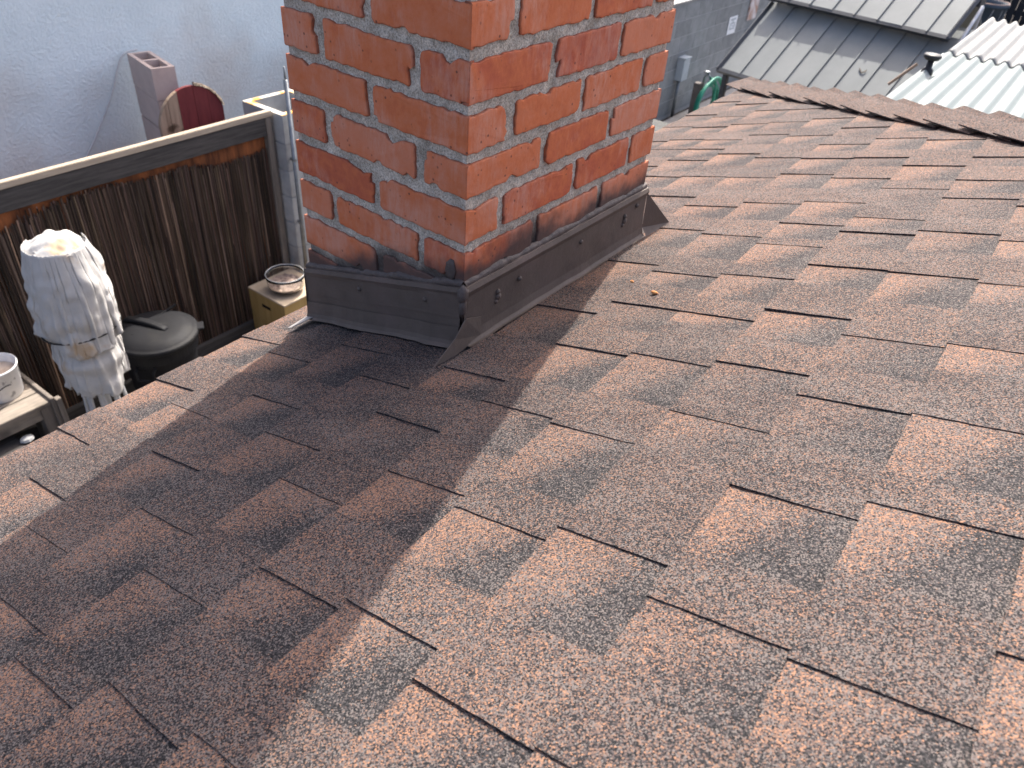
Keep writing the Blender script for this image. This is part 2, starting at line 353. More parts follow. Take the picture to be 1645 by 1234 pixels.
M_WHT = noisemat('white_plate', (0.62, 0.64, 0.66), (0.72, 0.74, 0.76), scale=10, rough=0.6, bump=0)
M_RUST = noisemat('rusty_plate', (0.28, 0.12, 0.05), (0.6, 0.6, 0.62), scale=7, rough=0.7, bump=0.2)
M_HOSE = noisemat('green_hose', (0.01, 0.13, 0.085), (0.02, 0.22, 0.15), scale=10, rough=0.5, bump=0)
M_BEIGE = noisemat('beige_plastic', (0.28, 0.275, 0.235), (0.34, 0.335, 0.29), scale=3, rough=0.6, bump=0.05)
M_CLEAR = noisemat('grey_lid', (0.10, 0.10, 0.095), (0.15, 0.15, 0.14), scale=3, rough=0.25, spec=0.5, bump=0.1)
M_POT = noisemat('blue_grey_glaze', (0.03, 0.045, 0.06), (0.06, 0.08, 0.1), scale=6, rough=0.5)
M_POTL = noisemat('glaze_lines', (0.25, 0.25, 0.25), (0.32, 0.32, 0.32), scale=6, rough=0.6)
M_SOIL = noisemat('potting_soil', (0.05, 0.025, 0.015), (0.1, 0.05, 0.03), scale=30, rough=1)
M_FENCE = noisemat('dark_fence', (0.012, 0.013, 0.015), (0.03, 0.03, 0.033), scale=4, rough=0.9, bump=0.3, stretch=(6, 6, 0.5))
M_TWIG = noisemat('pale_twigs', (0.2, 0.18, 0.16), (0.34, 0.31, 0.28), scale=10, rough=0.9)
M_LEAF = noisemat('yellow_green_leaf', (0.07, 0.1, 0.02), (0.22, 0.2, 0.04), scale=30, rough=0.6, tone=True)
M_GROUND = noisemat('dark_dirt', (0.035, 0.03, 0.026), (0.09, 0.078, 0.065), scale=3, rough=1, bump=0.8, bscale=20, bdist=0.02)
M_PAVE = noisemat('concrete_slab', (0.22, 0.21, 0.2), (0.32, 0.31, 0.29), scale=3, rough=0.95, bump=0.3)
M_CRUMB = noisemat('orange_crumb', (0.5, 0.2, 0.07), (0.6, 0.3, 0.12), scale=100, rough=0.9)

# ------------------------------------------------------------------ ground
g = MB()
GZ = -2.9
g.grid(lambda u, v: (-60 + 120 * u, -60 + 120 * v, GZ + 0.015 * noise.noise((u * 90, v * 90, 0))), 60, 60)
tag(g.build('ground', M_GROUND), kind='structure')

# ------------------------------------------------------------------ house
TH = 0.300879
CS, SN, TN = math.cos(TH), math.sin(TH), math.tan(TH)
Z0 = -0.448956
E = 0.126614
U0 = 0.152642 - 5 * E
def RP(u, y, h=0.0):
    return Vector((u * CS - h * SN, y, Z0 + u * SN + h * CS))
CREST = 1.965            # plan x + y of the hip crest
YE = CREST - U0 * CS     # y of the far eave
NC = 24
YMIN = -2.0
house = empty('house', (0, 0, 0), label='brown shingled house roof with the red brick chimney rising through it', cat='house')

LINES = {0: [-0.454, -0.278, -0.096, 1.644, 1.822],
 1: [-0.547, -0.323, -0.128, 1.321, 1.442, 1.768, 1.968],
 2: [-0.601, -0.422, -0.249, 1.181, 1.305, 1.419, 1.83],
 3: [-0.508, -0.316, -0.137, 0.835, 1.012, 1.236, 1.46, 1.627, 1.813],
 4: [-0.707, -0.57, -0.386, -0.215, -0.069, 0.178, 0.406, 0.606, 0.765, 0.998, 1.184, 1.425, 1.642],
 5: [-0.675, -0.505, -0.313, -0.132, 0.223, 0.369, 0.58, 0.792, 1.02, 1.306, 1.494],
 6: [-0.495, -0.334, -0.146, 0.214, 0.539, 0.659, 0.981, 1.157, 1.351],
 7: [-0.532, -0.315, -0.068, 0.073, 0.25, 0.618, 0.704, 0.901, 1.074, 1.313],
 8: [-0.36, -0.183, 0.019, 0.196, 0.635, 0.833, 0.956],
 9: [-0.37, -0.154]}
TIPS = {0: [-0.3837, -0.5506, -0.1884], 2: [-0.3343, -0.5064, -0.1751], 3: [-0.2376, -0.4126], 4: [-0.1362, -0.3023, -0.4852, -0.6798, 0.2708, 0.499],
 5: [-0.0592, -0.2346, -0.5816, 0.1357, 0.307, 0.1297], 6: [-0.4274, -0.592, -0.2731, 0.1126, 0.1772], 7: [-0.4365, 0.1558, 0.0185, -0.1504],
 8: [-0.2932, -0.4559, 0.0969, -0.0853]}

def course_elements(k, y_lo, y_hi, rng, fixed=True):
    """list of (kind, y_a, y_b) from low y to high y; a tooth's low-y side throws the dark line"""
    ys = sorted(LINES.get(k, [])) if fixed else []
    full = []
    marks = [y_lo - 0.3] + ys + [y_hi + 0.3]
    for a, b in zip(marks, marks[1:]):
        full.append(a)
        gap = b - a
        n = max(1, int(round(gap / 0.185)))
        if n > 1:
            for i in range(1, n):
                full.append(a + gap * (i + rng.uniform(-0.18, 0.18)) / n)
    full.append(marks[-1])
    full = sorted(full)
    out = []
    tips = TIPS.get(k, []) if fixed else []
    for a, b in zip(full, full[1:]):
        # tooth from a to c, recess from c to b (its dark line is at b)
        c = None
        for t in tips:
            if a + 0.02 < t < b - 0.02: c = t
        if c is None: c = b - min((b - a) * 0.7, rng.uniform(0.075, 0.13))
        out.append(('tooth', a, c)); out.append(('recess', c, b))
    return out

def clampcol(d, wv, b=0.0): return (max(0, min(1, d)), max(0, min(1, wv)), b, 1)
def sst(a, b, x):
    t = max(0, min(1, (x - a) / (b - a))); return t * t * (3 - 2 * t)

def shingle_plane(mb, P, ymax, y_lo, y_hi, seed, fixed, ncourses, fine=True):
    rng = random.Random(seed)
    for k in range(ncourses):
        ua = U0 + k * E
        nu = 9
        jut = rng.uniform(-0.0015, 0.0015); cdk = rng.uniform(-0.06, 0.06)
        for kind, a, b in course_elements(k, y_lo, y_hi, rng, fixed):
            if a > ymax(ua) + 0.05 or b < y_lo - 0.05: continue
            ub = ua + E + 0.012
            if kind == 'tooth':
                th = rng.choice((0.0016, 0.0021, 0.0026, 0.0033)) if fixed else 0.002
                curl = rng.choice((0, 0, 0.0004, 0.0012))
                dk = rng.uniform(0.18, 0.42) + (0.1 if rng.random() < 0.3 else 0); wm = rng.uniform(0.18, 0.52)
                if k >= 3: wm += 0.0
                gr = rng.uniform(-0.12, 0.12)
                sk1, sk2 = rng.uniform(-0.004, 0.004), rng.uniform(-0.004, 0.004)
                ph = rng.uniform(0, 100)
                def yy(u, t, a=a, b=b):
                    # u 0..1 along slope ; t 0..1 low->high y
                    uu = ua + (ub - ua) * u
                    a2 = a + sk1 * (u - 0.5) + 0.0012 * noise.noise((u * 17, ph, 0))
                    b2 = b + sk2 * (u - 0.5) + 0.0012 * noise.noise((u * 17, ph, 5))
                    hi = ymax(uu)
                    return min(a2, hi) + (min(b2, hi) - min(a2, hi)) * t
                def h(u, t):
                    uu = ua + (ub - ua) * u
                    f = 0.0035 * (1 - u) + th
                    if u > 0.9: f = 0.0035 * (1 - u) + th * 0.75
                    return f + curl * (1 - u) ** 2 * (1 - t) + 0.0006 * noise.noise((uu * 30, yy(u, t) * 30, 3))
                def top(u, t):
                    uu = ua + (ub - ua) * u
                    if u == 0: uu += jut + 0.0009 * noise.noise((t * 9, ph, 2))
                    return P(uu, yy(u, t), h(u, t))
                nt_ = 6 if fine else 2
                mb.grid(lambda s, t: top(s, t), nu, nt_, lambda s, t: clampcol(dk + cdk + gr * (t - 0.5) * 2, wm))
                # sides: low-y (its shade also put into the colour), high-y and the butt
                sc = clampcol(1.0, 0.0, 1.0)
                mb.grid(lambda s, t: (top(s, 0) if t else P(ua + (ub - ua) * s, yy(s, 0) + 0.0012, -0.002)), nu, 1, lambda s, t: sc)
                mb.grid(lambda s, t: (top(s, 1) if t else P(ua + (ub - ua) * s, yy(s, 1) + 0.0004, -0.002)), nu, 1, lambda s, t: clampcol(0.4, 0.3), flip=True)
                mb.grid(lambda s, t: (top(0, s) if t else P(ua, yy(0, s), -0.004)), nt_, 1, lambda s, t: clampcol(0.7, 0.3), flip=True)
            else:
                typ = rng.random()
                amp = 1.0 if typ < 0.7 else rng.uniform(0.35, 0.8)
                w0 = rng.uniform(0.62, 0.95) if typ < 0.75 else rng.uniform(0.3, 0.55)
                sh = rng.uniform(-0.12, 0.12)
                n2 = 8 if fine else 3
                def ry(s, t, a=a, b=b):
                    hi = ymax(ua + (ub - ua) * s)
                    return min(a - 0.006, hi) + (min(b + 0.006, hi) - min(a - 0.006, hi)) * t
                def rp(s, t):
                    uu = ua + (ub - ua) * s
                    y = ry(s, t)
                    if s == 0: uu += 0.0012 + jut
                    return P(uu, y, 0.0035 * (1 - s) + 0.0004 + 0.0005 * noise.noise((uu * 30, y * 30, 9)))
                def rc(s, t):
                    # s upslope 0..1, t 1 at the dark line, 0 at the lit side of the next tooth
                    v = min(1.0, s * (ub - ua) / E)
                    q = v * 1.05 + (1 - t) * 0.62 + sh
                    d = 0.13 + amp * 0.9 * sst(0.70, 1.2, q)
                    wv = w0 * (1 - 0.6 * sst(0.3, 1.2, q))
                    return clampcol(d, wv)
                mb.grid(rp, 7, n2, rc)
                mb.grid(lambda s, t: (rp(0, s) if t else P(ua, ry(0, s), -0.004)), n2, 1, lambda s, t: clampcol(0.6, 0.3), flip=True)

mb = MB()
ymaxA = lambda u: CREST - u * CS + 0.0
shingle_plane(mb, RP, ymaxA, YMIN, 2.7, 5, True, NC)
roofo = mb.build('shingle_roof', M_SH, house)
# the hip's other face, falling away from the camera
def RQ(u, x, h=0.0):
    return Vector((x, CREST - u * CS + h * SN, Z0 + u * SN + h * CS))
mb = MB()
def PQ(u, y, h=0.0): return RQ(u, -y + 0.0, h)
shingle_plane(mb, PQ, lambda u: -(u * CS) , -4.5, 1.0, 9, False, NC, fine=False)
back_roof = mb.build('rear_shingle_roof', M_SH, house)
# decks under both faces close the roof
mb = MB()
UR = U0 + NC * E
def deck(h0, h1):
    a = [RP(U0 + 0.01, YMIN - 0.3, h1), RP(UR, YMIN - 0.3, h1), RP(UR, CREST - UR * CS, h1), RP(U0 + 0.01, YE, h1)]
    b = [v + Vector((0, 0, h0 - h1)) for v in a]
    mb.add(a + b, [(0, 1, 2, 3), (7, 6, 5, 4), (0, 4, 5, 1), (1, 5, 6, 2), (3, 2, 6, 7), (0, 3, 7, 4)])
deck(-0.03, -0.006)
mb.add([RQ(U0 + 0.01, U0 * CS, -0.006), RQ(U0 + 0.01, 4.5, -0.006), RQ(UR, 4.5, -0.006), RQ(UR, UR * CS, -0.006)], [(0, 1, 2, 3)])
mb.build('roof_deck', M_DARK, house)
# drip edge, fascia and walls under the eave
mb = MB()
xe = U0 * CS; ze = Z0 + U0 * SN
mb.box((xe + 0.004, YMIN - 0.3, ze - 0.12), (xe + 0.026, YE - 0.01, ze - 0.012))
mb.box((xe + 0.03, YE - 0.03, ze - 0.12), (4.5, YE - 0.008, ze - 0.012))
mb.build('fascia', M_WALLP, house)
mb = MB()
mb.box((xe + 0.4, YMIN - 0.3, GZ), (4.5, YE - 0.4, ze - 0.03))
mb.build('house_wall', M_WALLP, house)

# hip caps, lapped up the hip; each cap folds over the crest
mb = MB()
hd = Vector((1, -1, TN)).normalized()          # up the hip
base = Vector((U0 * CS, CREST - U0 * CS, Z0 + U0 * SN))
nA = Vector((-SN, 0, CS)); nB = Vector((0, SN, CS))
dA = hd.cross(nA).normalized()
if dA.y > 0 and dA.x > 0: dA = -dA
dA = (dA if dA.dot(Vector((-1, -1, 0))) > 0 else -dA)      # down face A side
dB = hd.cross(nB).normalized(); dB = dB if dB.dot(Vector((1, 1, 0))) > 0 else -dB
rng = random.Random(3)
Lh = (UR - U0) * CS * math.sqrt(2 + TN * TN)
step = 0.127; i = 0
while i * step < Lh:
    s0 = i * step - 0.01
    wA = 0.103 + rng.uniform(-0.006, 0.006); wB = 0.11
    lift = rng.uniform(0.016, 0.023); skew = rng.uniform(-0.006, 0.006)
    dk = rng.uniform(0.08, 0.24); wm = rng.uniform(0.3, 0.45)
    def cp(u, v, th=0.0):
        # u 0..1 along hip, v -1..1 across
        l = s0 + u * (step + 0.05)
        hh = lift * (1 - u) ** 1.0 + 0.009 - th + 0.0008 * noise.noise((l * 40, v * 4, 1))
        a = abs(v)
        cr = base + hd * l + Vector((0, 0, 1)) * (hh * 1.05 + 0.004 * (1 - min(1, a * 5)) )
        d, n, wd = (dA, nA, wA) if v < 0 else (dB, nB, wB)
        p = base + hd * (l + skew * a) + d * (wd * a) + n * (hh * (1 - 0.25 * a * a) )
        f = min(1.0, a * 6)
        q = cr.lerp(p, 1) if f >= 1 else cr * (1 - f) + p * f
        return q
    mb.grid(lambda u, v: cp(u, v * 2 - 1), 4, 14, lambda u, v: clampcol(dk, wm), flip=True)
    e = clampcol(1, 0, 1)
    mb.grid(lambda u, v: cp(0, u * 2 - 1, 0.0 if v else 0.0045), 14, 1, lambda u, v: e)
    mb.grid(lambda u, v: cp(u, -1, 0.0 if v else 0.0045), 4, 1, lambda u, v: e)
    mb.grid(lambda u, v: cp(u, 1, 0.0 if v else 0.0045), 4, 1, lambda u, v: e)
    mb.grid(lambda u, v: cp(u, v * 2 - 1, 0.0045), 4, 14, lambda u, v: e)
    i += 1
mb.build('hip_cap', M_SH, house)

# ------------------------------------------------------------------ chimney
YAW = -0.033244
H = 0.0677
CT = 1.55
WL, WR = 0.379, 0.543
MT = 0.0152
# mortar core carries everything
core = MB()
def face_pt(face, w_, z, dep=0.0):
    # dep positive = inside the chimney
    if face == 'L': return (-w_, dep, z)
    if face == 'R': return (-dep, w_, z)
    if face == 'B': return (-w_, WR - dep, z)
    return (-WL + dep, w_, z)
ZB = -0.75
for face, wid in (('L', WL), ('R', WR), ('B', WL), ('K', WR)):
    vis = face in 'LR'
    stepz = 0.006 if vis else 0.03
    z_hi = 0.2 if vis else CT
    nz = int((z_hi - ZB) / stepz); nw = int(wid / (0.006 if vis else 0.03))
    D = 0.0048
    def fn(u, v, face=face, wid=wid, z_hi=z_hi):
        wv = D + u * (wid - 2 * D); z = ZB + v * (z_hi - ZB)
        d = D + 0.0022 * noise.noise((wv * 60, z * 60, ord(face))) + 0.0016 * noise.noise((wv * 200, z * 200, 1))
        if u in (0, 1): d = D
        return face_pt(face, wv, z, d)
    core.grid(fn, nw, nz)
    if vis: core.grid(lambda u, v: face_pt(face, D + u * (wid - 2 * D), 0.2 + v * (CT - 0.2), D), 1, 1)
chim = core.build('chimney', M_MO, house)
chim.rotation_euler = (0.0066, 0.0019, YAW)

bk = MB()
CORN = {}
def brick_face(face, w0, w1, z0, z1, corner0, corner1, rng, fine=True, special=None, row=0):
    """a brick's visible face: rounded, nibbled outline raised off the mortar"""
    out = []
    n = 1 if not fine else 0
    seg = 0.007 if fine else 0.03
    ph = rng.uniform(0, 500)
    W_ = w1 - w0; Hh = z1 - z0
    rc = [rng.uniform(0.003, 0.011) for _ in range(4)]
    if corner0: rc[0] = rc[3] = 0.0
    if corner1: rc[1] = rc[2] = 0.0
    cx = [(w0, z0), (w1, z0), (w1, z1), (w0, z1)]
    pts = []
    def arc(ci, a0):
        x, z = cx[ci]; r = rc[ci]
        ox = x + (r if ci in (0, 3) else -r); oz = z + (r if ci in (0, 1) else -r)
        if r == 0: return [(x, z)]
        return [(ox + r * math.cos(a0 + t * math.pi / 8), oz + r * math.sin(a0 + t * math.pi / 8)) for t in range(5)]
    corners = [arc(0, math.pi), arc(1, 1.5 * math.pi), arc(2, 0), arc(3, 0.5 * math.pi)]
    for i in range(4):
        pts += corners[i]
        a = corners[i][-1]; b = corners[(i + 1) % 4][0]
        dd = math.hypot(b[0] - a[0], b[1] - a[1]); m = max(1, int(dd / seg))
        for j in range(1, m): pts.append((a[0] + (b[0] - a[0]) * j / m, a[1] + (b[1] - a[1]) * j / m))
    jit = []
    cxm, czm = (w0 + w1) / 2, (z0 + z1) / 2
    for x, z in pts:
        k = 0.0028 * noise.noise((x * 50 + ph, z * 50, 0)) + 0.0019 * noise.noise((x * 190 + ph, z * 190, 3))
        chip = noise.noise((x * 30 + ph, z * 30, 7))
        if chip > 0.3: k -= (chip - 0.3) * 0.028
        # push outward/inward along z mostly, and along w at free ends
        dx = 0
        if not (corner0 and x < w0 + 0.004) and not (corner1 and x > w1 - 0.004):
            if x < w0 + 0.012: dx = -k
            elif x > w1 - 0.012: dx = k
        dz = k if z > czm else -k
        if (corner0 and x < w0 + 0.02) or (corner1 and x > w1 - 0.02): dz *= 0.3
        jit.append((x + dx, z + dz))
    pts = jit
    if special == 'chip':
        q = []
        for x, z in pts:
            if x > w1 - 0.02:
                x -= 0.006 + 0.011 * abs(noise.noise((z * 70, 1, 2))) * 2
            q.append((x, z))
        pts = q
    dep = rng.uniform(-0.0008, 0.001)
    tone = rng.choice((0.45, 0.6, 0.7, 0.8, 0.9, 1.0, 0.3)) + rng.uniform(-0.08, 0.08)
    eff = rng.uniform(0.1, 1.0)
    if corner0 or corner1:
        ck = (row, 'front' if (corner0 and face in 'LR') else face + str(corner0))
        tone, eff = CORN.setdefault(ck, (tone, eff))
    rings = []
    for ins, d, edge in ((0.0, 0.012, 0.95), (0.0, 0.0017, 0.8), (0.0014, 0.0003, 0.45), (0.0042, 0.0, 0.08)):
        ring = []
        for x, z in pts:
            dx = 0; c0 = corner0 and x < w0 + 1e-5; c1 = corner1 and x > w1 - 1e-5
            if not c0 and not c1:
                dx = (ins if x < cxm else -ins) * (1 if (x < w0 + 0.012 or x > w1 - 0.012) else 0)
            dz = ins if z < czm else -ins
            dd = d
            xx = x + dx
            if c0 or c1:
                e_ = 0.0012
                if face in ('R', 'K'):
                    xx = x + (e_ if c0 else -e_) + (dx)
                else:
                    if d > 0.001: dd = max(d if d < 0.01 else 0.0012, 0.0012); xx = x
                    else: xx = x + (e_ if c0 else -e_)
                    if ins > 0.002: xx = x + (e_ * 2 if c0 else -e_ * 2)
                    if d >= 0.01: dd = 0.012; xx = x + (0.003 if c0 else -0.003)
            ring.append(face_pt(face, xx, z + dz, dd + (dep if not (c0 or c1) else 0) * (0 if dd > 0.01 else 1) + 0.0006 * noise.noise((x * 25, z * 25, ph)) * (0 if (c0 or c1) else 1)))
        rings.append((ring, edge))
    nP = len(pts); vs = []; cs = []
    for ring, edge in rings:
        vs += ring; cs += [(max(0, min(1, tone)), eff, edge, 1)] * nP
    fs = []
    rev = face in ('L', 'K')
    for j in range(len(rings) - 1):
        for i in range(nP):
            a = j * nP + i; b = j * nP + (i + 1) % nP
            fs.append((a, b, b + nP, a + nP))
    fs.append(tuple((len(rings) - 1) * nP + i for i in range(nP)))
    bk.add(vs, fs, cs)

rng = random.Random(11)
LJ = {'odd': [0.0925, 0.292], 'even': [0.188]}
RJ = {-1: [0.0956, 0.2773, 0.460], 0: [0.1882, 0.3697], 1: [0.0993, 0.2756, 0.4606], 2: [0.1818, 0.3722], 3: [0.0846, 0.2786, 0.4557], 4: [0.1784, 0.3712]}
for row in range(-22, 8):
    zt = -row * H - MT / 2; zb = -(row + 1) * H + MT / 2
    zt += rng.uniform(-0.0012, 0.0012); zb += rng.uniform(-0.0012, 0.0012)
    odd = (row % 2 == 0)           # rows 0, 2, 4 are the three-brick rows on the right face
    lj = LJ['odd'] if odd else LJ['even']
    rj = RJ.get(row, [0.183, 0.371] if odd else [0.093, 0.277, 0.458])
    fine = -3 <= row <= 5
    for face, wid, js in (('L', WL, lj), ('R', WR, rj), ('B', WL, lj), ('K', WR, rj)):
        ed = [0.0] + [j + rng.uniform(-0.002, 0.002) for j in js] + [wid]
        for i in range(len(ed) - 1):
            a, b = ed[i], ed[i + 1]
            mt = MT * rng.uniform(0.75, 1.15) / 2
            w0 = a + (mt if i else 0); w1 = b - (mt if i < len(ed) - 2 else 0)
            sp = 'chip' if (face == 'R' and row == 1 and i == 0) else None
            brick_face(face, w0, w1, zb + rng.uniform(-0.001, 0.001), zt + rng.uniform(-0.001, 0.001), i == 0, i == len(ed) - 2, rng, fine and face in 'LR', sp, row)
br = bk.build('brickwork', M_BR, chim)

# chimney top: mortar crown and flue
mb = MB()
mb.box((-WL - 0.03, -0.03, CT + 0.001), (0.03, WR + 0.03, CT + 0.06))
mb.build('chimney_crown', M_MO, chim, bevel=0.006)

# flashing, in chimney coordinates
def zfL(x): return -0.338 + 0.31 * min(0, x)
def roof_z(x): return Z0 + x * TN
fl = MB()
nS = 26
# front apron: counter strip with a folded top edge, then the lower apron running out on the shingles
def strip(fn_pts, n, face_len, mbx):
    """fn_pts(t) -> list of points across the strip"""
    rows = [fn_pts(i / n) for i in range(n + 1)]
    m = len(rows[0])
    vs = [p for r in rows for p in r]
    fs = [(i * m + j, i * m + j + 1, (i + 1) * m + j + 1, (i + 1) * m + j) for i in range(n) for j in range(m - 1)]
    mbx.add(vs, fs)
def apron(t):
    x = -WL - 0.006 + t * (WL + 0.006)
    z = zfL(x); wob = 0.0022 * noise.noise((x * 11, 0, 0)) + 0.0008 * noise.noise((x * 40, 3, 0)); zz = lambda d: z - d
    rz = roof_z(x)
    return [(x, 0.002, zz(-0.006)), (x, -0.007, zz(-0.004)), (x, -0.0092, zz(0.003)), (x, -0.0078, zz(0.008)), (x, -0.0070 + wob, zz(0.013)), (x, -0.0072 + wob, zz(0.03)), (x, -0.0078 + wob, zz(0.0495)), (x, -0.0066 + wob, zz(0.050)),
            (x, -0.0072 + 1.5 * wob, zz(0.07)), (x, -0.009 + 2 * wob, rz + 0.045), (x, -0.012 + 2 * wob, rz + 0.02), (x, -0.0145 + 2 * wob, rz + 0.0125 + abs(wob)), (x, -0.020 + 3 * wob, rz + 0.009)]
strip(apron, nS, WL, fl)
# left end wraps the far corner
fl.add([(-WL - 0.006, 0.002, zfL(-WL) + 0.006), (-WL - 0.006, -0.009, zfL(-WL) + 0.002), (-WL - 0.006, -0.012, roof_z(-WL) + 0.012), (-WL - 0.006, 0.12, roof_z(-WL) + 0.012), (-WL - 0.006, 0.12, zfL(-WL) + 0.004)], [(0, 1, 2, 3, 4)])
fl.build('front_flashing', M_FL, chim)
fr = MB()
def side(t):
    y = -0.004 + t * (WR + 0.010)
    wob = 0.0014 * noise.noise((y * 14, 5, 0))
    z = -0.338
    x1 = 0.022
    rz = roof_z(x1) - YAW * 0
    lo = -0.437
    return [(-0.002, y, z + 0.006), (0.007, y, z + 0.004), (0.0105, y, z - 0.003), (0.008, y, z - 0.010), (0.0062 + wob, y, z - 0.014), (0.0066 + wob, y, z - 0.04), (0.0075 + wob, y, z - 0.06), (0.009 + 1.5 * wob, y, z - 0.08), (0.0125 + 2 * wob, y, lo + 0.006), (0.017 + 2 * wob, y, lo + 0.0015), (0.0215 + 2 * wob, y, lo + 0.002)]
strip(side, 34, WR, fr)
# far end: the leaf flares past the back corner
fr.add([(0.006, WR + 0.006, -0.344), (0.0085, WR + 0.006, -0.42), (0.022, WR + 0.006, -0.436), (0.026, WR + 0.095, -0.432), (0.010, WR + 0.022, -0.36)], [(0, 1, 2, 3, 4)])
fr.build('side_flashing', M_FL, chim)
# pointed leaf of the side flashing standing over the apron
pf = MB()
leaf = [(0.0095, 0.034, -0.400), (0.0105, -0.004, -0.386), (0.0115, -0.030, -0.412), (0.013, -0.079, -0.4385), (0.0175, -0.035, -0.4375), (0.014, 0.034, -0.434)]
lo_ = [(x - 0.0014, y, z) for x, y, z in leaf]
pf.add(leaf + lo_, [(0, 1, 2, 3, 4, 5), (11, 10, 9, 8, 7, 6)] + [(i, i + 6, (i + 1) % 6 + 6, (i + 1) % 6) for i in range(6)])
pf.build('flashing_leaf', M_FL, chim)
# sunlit bare flange beyond the far-left corner
bf = MB()
pts = [(-WL + 0.012, -0.004), (-WL - 0.010, 0.002), (-WL + 0.004, -0.068), (-WL + 0.010, -0.064)]
top = [(x, y, roof_z(x) + 0.013) for x, y in pts]; bot = [(x, y, z - 0.0015) for x, y, z in top]
bf.add(top + bot, [(0, 1, 2, 3), (7, 6, 5, 4)] + [(i, i + 4, (i + 1) % 4 + 4, (i + 1) % 4) for i in range(4)])
bf.build('bare_flange', M_BARE, chim)
# sealant bead along the top, lumpy
se = MB()
def bead(face, n, length, seed):
    def fn(u, v):
        wv = 0.0 + v * length
        a = math.pi * (u * 1.15 - 0.1)
        k = noise.noise((wv * 18, seed, 0)); k2 = noise.noise((wv * 75, seed, 4))
        r = 0.0085 + 0.004 * k + 0.0018 * k2
        hgt = (0.014 + 0.008 * k + 0.003 * k2) * 0.9
        zz = (-0.338 - 0.31 * wv if face == 'L' else -0.338) + 0.002
        d = -math.sin(a) * r * 0.8 + 0.002; z = zz + hgt * (1 + math.cos(a)) / 2 * 1.1 - 0.002
        return face_pt(face, wv if face == 'R' else wv, z, d)
    se.grid(fn, 8, n)
bead('L', 130, WL + 0.004, 1); bead('R', 180, WR + 0.004, 2)
# lump at the near corner and smears
for (c, r) in (((0.003, -0.004, -0.345), (0.010, 0.009, 0.016)), ((0.004, -0.005, -0.365), (0.007, 0.006, 0.02)), ((-0.026, -0.001, -0.315), (0.011, 0.003, 0.019))):
    n0 = len(se.v)
    se.lathe([(0.02, -1), (0.5, -0.86), (0.86, -0.5), (1, 0), (0.86, 0.5), (0.5, 0.86), (0.02, 1)], 14)
    for i in range(n0, len(se.v)):
        x, y, z = se.v[i]; k = 1 + 0.3 * noise.noise((x * 2 + c[1] * 90, y * 2, z * 2))
        se.v[i] = (c[0] + x * r[0] * k, c[1] + y * r[1] * k, c[2] + z * r[2] * k)
se.build('sealant_bead', M_SEAL, chim, smooth=True)
# rivets
def rivet(p, nrm, r=0.0042, lump=0):
    m_ = MB()
    n0 = 0
    prof = [(r, -0.001), (r, 0.001), (r * 0.86, 0.0028), (r * 0.5, 0.0042), (0.0004, 0.0048)]
    m_.lathe(prof, 14)
    if lump:
        m_.lathe([(r * 1.5, -0.001), (r * 1.3, 0.0022), (r * 0.5, 0.0035), (0.0004, 0.004)], 10, c=(0.002, -0.010, 0))
        m_.lathe([(r * 1.0, -0.001), (r * 0.8, 0.0018), (0.0004, 0.003)], 10, c=(-0.003, -0.018, 0))
    o = m_.build('rivet', M_FL, chim, smooth=True)
    z = Vector(nrm); x = Vector((0, 1, 0)) if abs(z.x) > 0.5 else Vector((1, 0, 0)); y = z.cross(x)
    o.matrix_local = Matrix.Translation(p) @ Matrix((x, y, z)).transposed().to_4x4()
for wv, z in ((0.2336, -0.433), (0.0741, -0.3849)): rivet((-wv, -0.0072, z), (0, -1, 0), 0.0045)
for wv, z, l in ((0.077, -0.3719, 1), (0.1342, -0.3711, 0), (0.3154, -0.3691, 0), (0.4685, -0.3693, 1), (0.5111, -0.3603, 0)): rivet((0.0072, wv, z), (1, 0, 0), 0.0045, l)

# crumbs lying on the shingles
for (u, y, lab, sz) in ((0.1454, 0.3074, 'small orange brick crumb lying on the shingles, the one nearer the chimney', 0.0045), (0.211, 0.2669, 'elongated orange brick crumb on the shingles, farther out from the chimney', 0.006)):
    m_ = MB(); n0 = 0
    m_.lathe([(0.1, -1), (0.7, -0.6), (1, 0), (0.7, 0.6), (0.1, 1)], 9)
    for i in range(len(m_.v)):
        x, yy_, z = m_.v[i]; k = 1 + 0.35 * noise.noise((x + u * 50, yy_, z))
        m_.v[i] = (x * sz * k, yy_ * sz * 0.7 * k, z * sz * 0.6 * k)
    o = m_.build('brick_crumb', M_CRUMB, smooth=True)
    o.location = RP(u, y, sz * 0.5 + 0.006); tag(o, lab, 'crumb')

# ------------------------------------------------------------------ neighbour's stucco building
nb_ = empty('neighbour_building', (-5, 1, GZ), label='pale blue-white stucco building wall behind the reed fence', cat='building')
mb = MB()
mb.grid(lambda u, v: (-4.4 + 0.006 * noise.noise((u * 20, v * 8, 0)), -5 + 11 * u, GZ + v * 3.7), 110, 40)
o = mb.build('stucco_wall', M_STUC, nb_, smooth=True); o.matrix_parent_inverse = nb_.matrix_basis.inverted()
mb = MB(); mb.box((-8.5, -5, GZ), (-4.42, 6, GZ + 3.69)); o = mb.build('building_core', M_STUC, nb_); o.matrix_parent_inverse = nb_.matrix_basis.inverted()
mb = MB(); mb.box((-8.6, -5.1, GZ + 3.7), (-4.32, 6.1, GZ + 3.82)); o = mb.build('roof', M_WALLP, nb_); o.matrix_parent_inverse = nb_.matrix_basis.inverted()
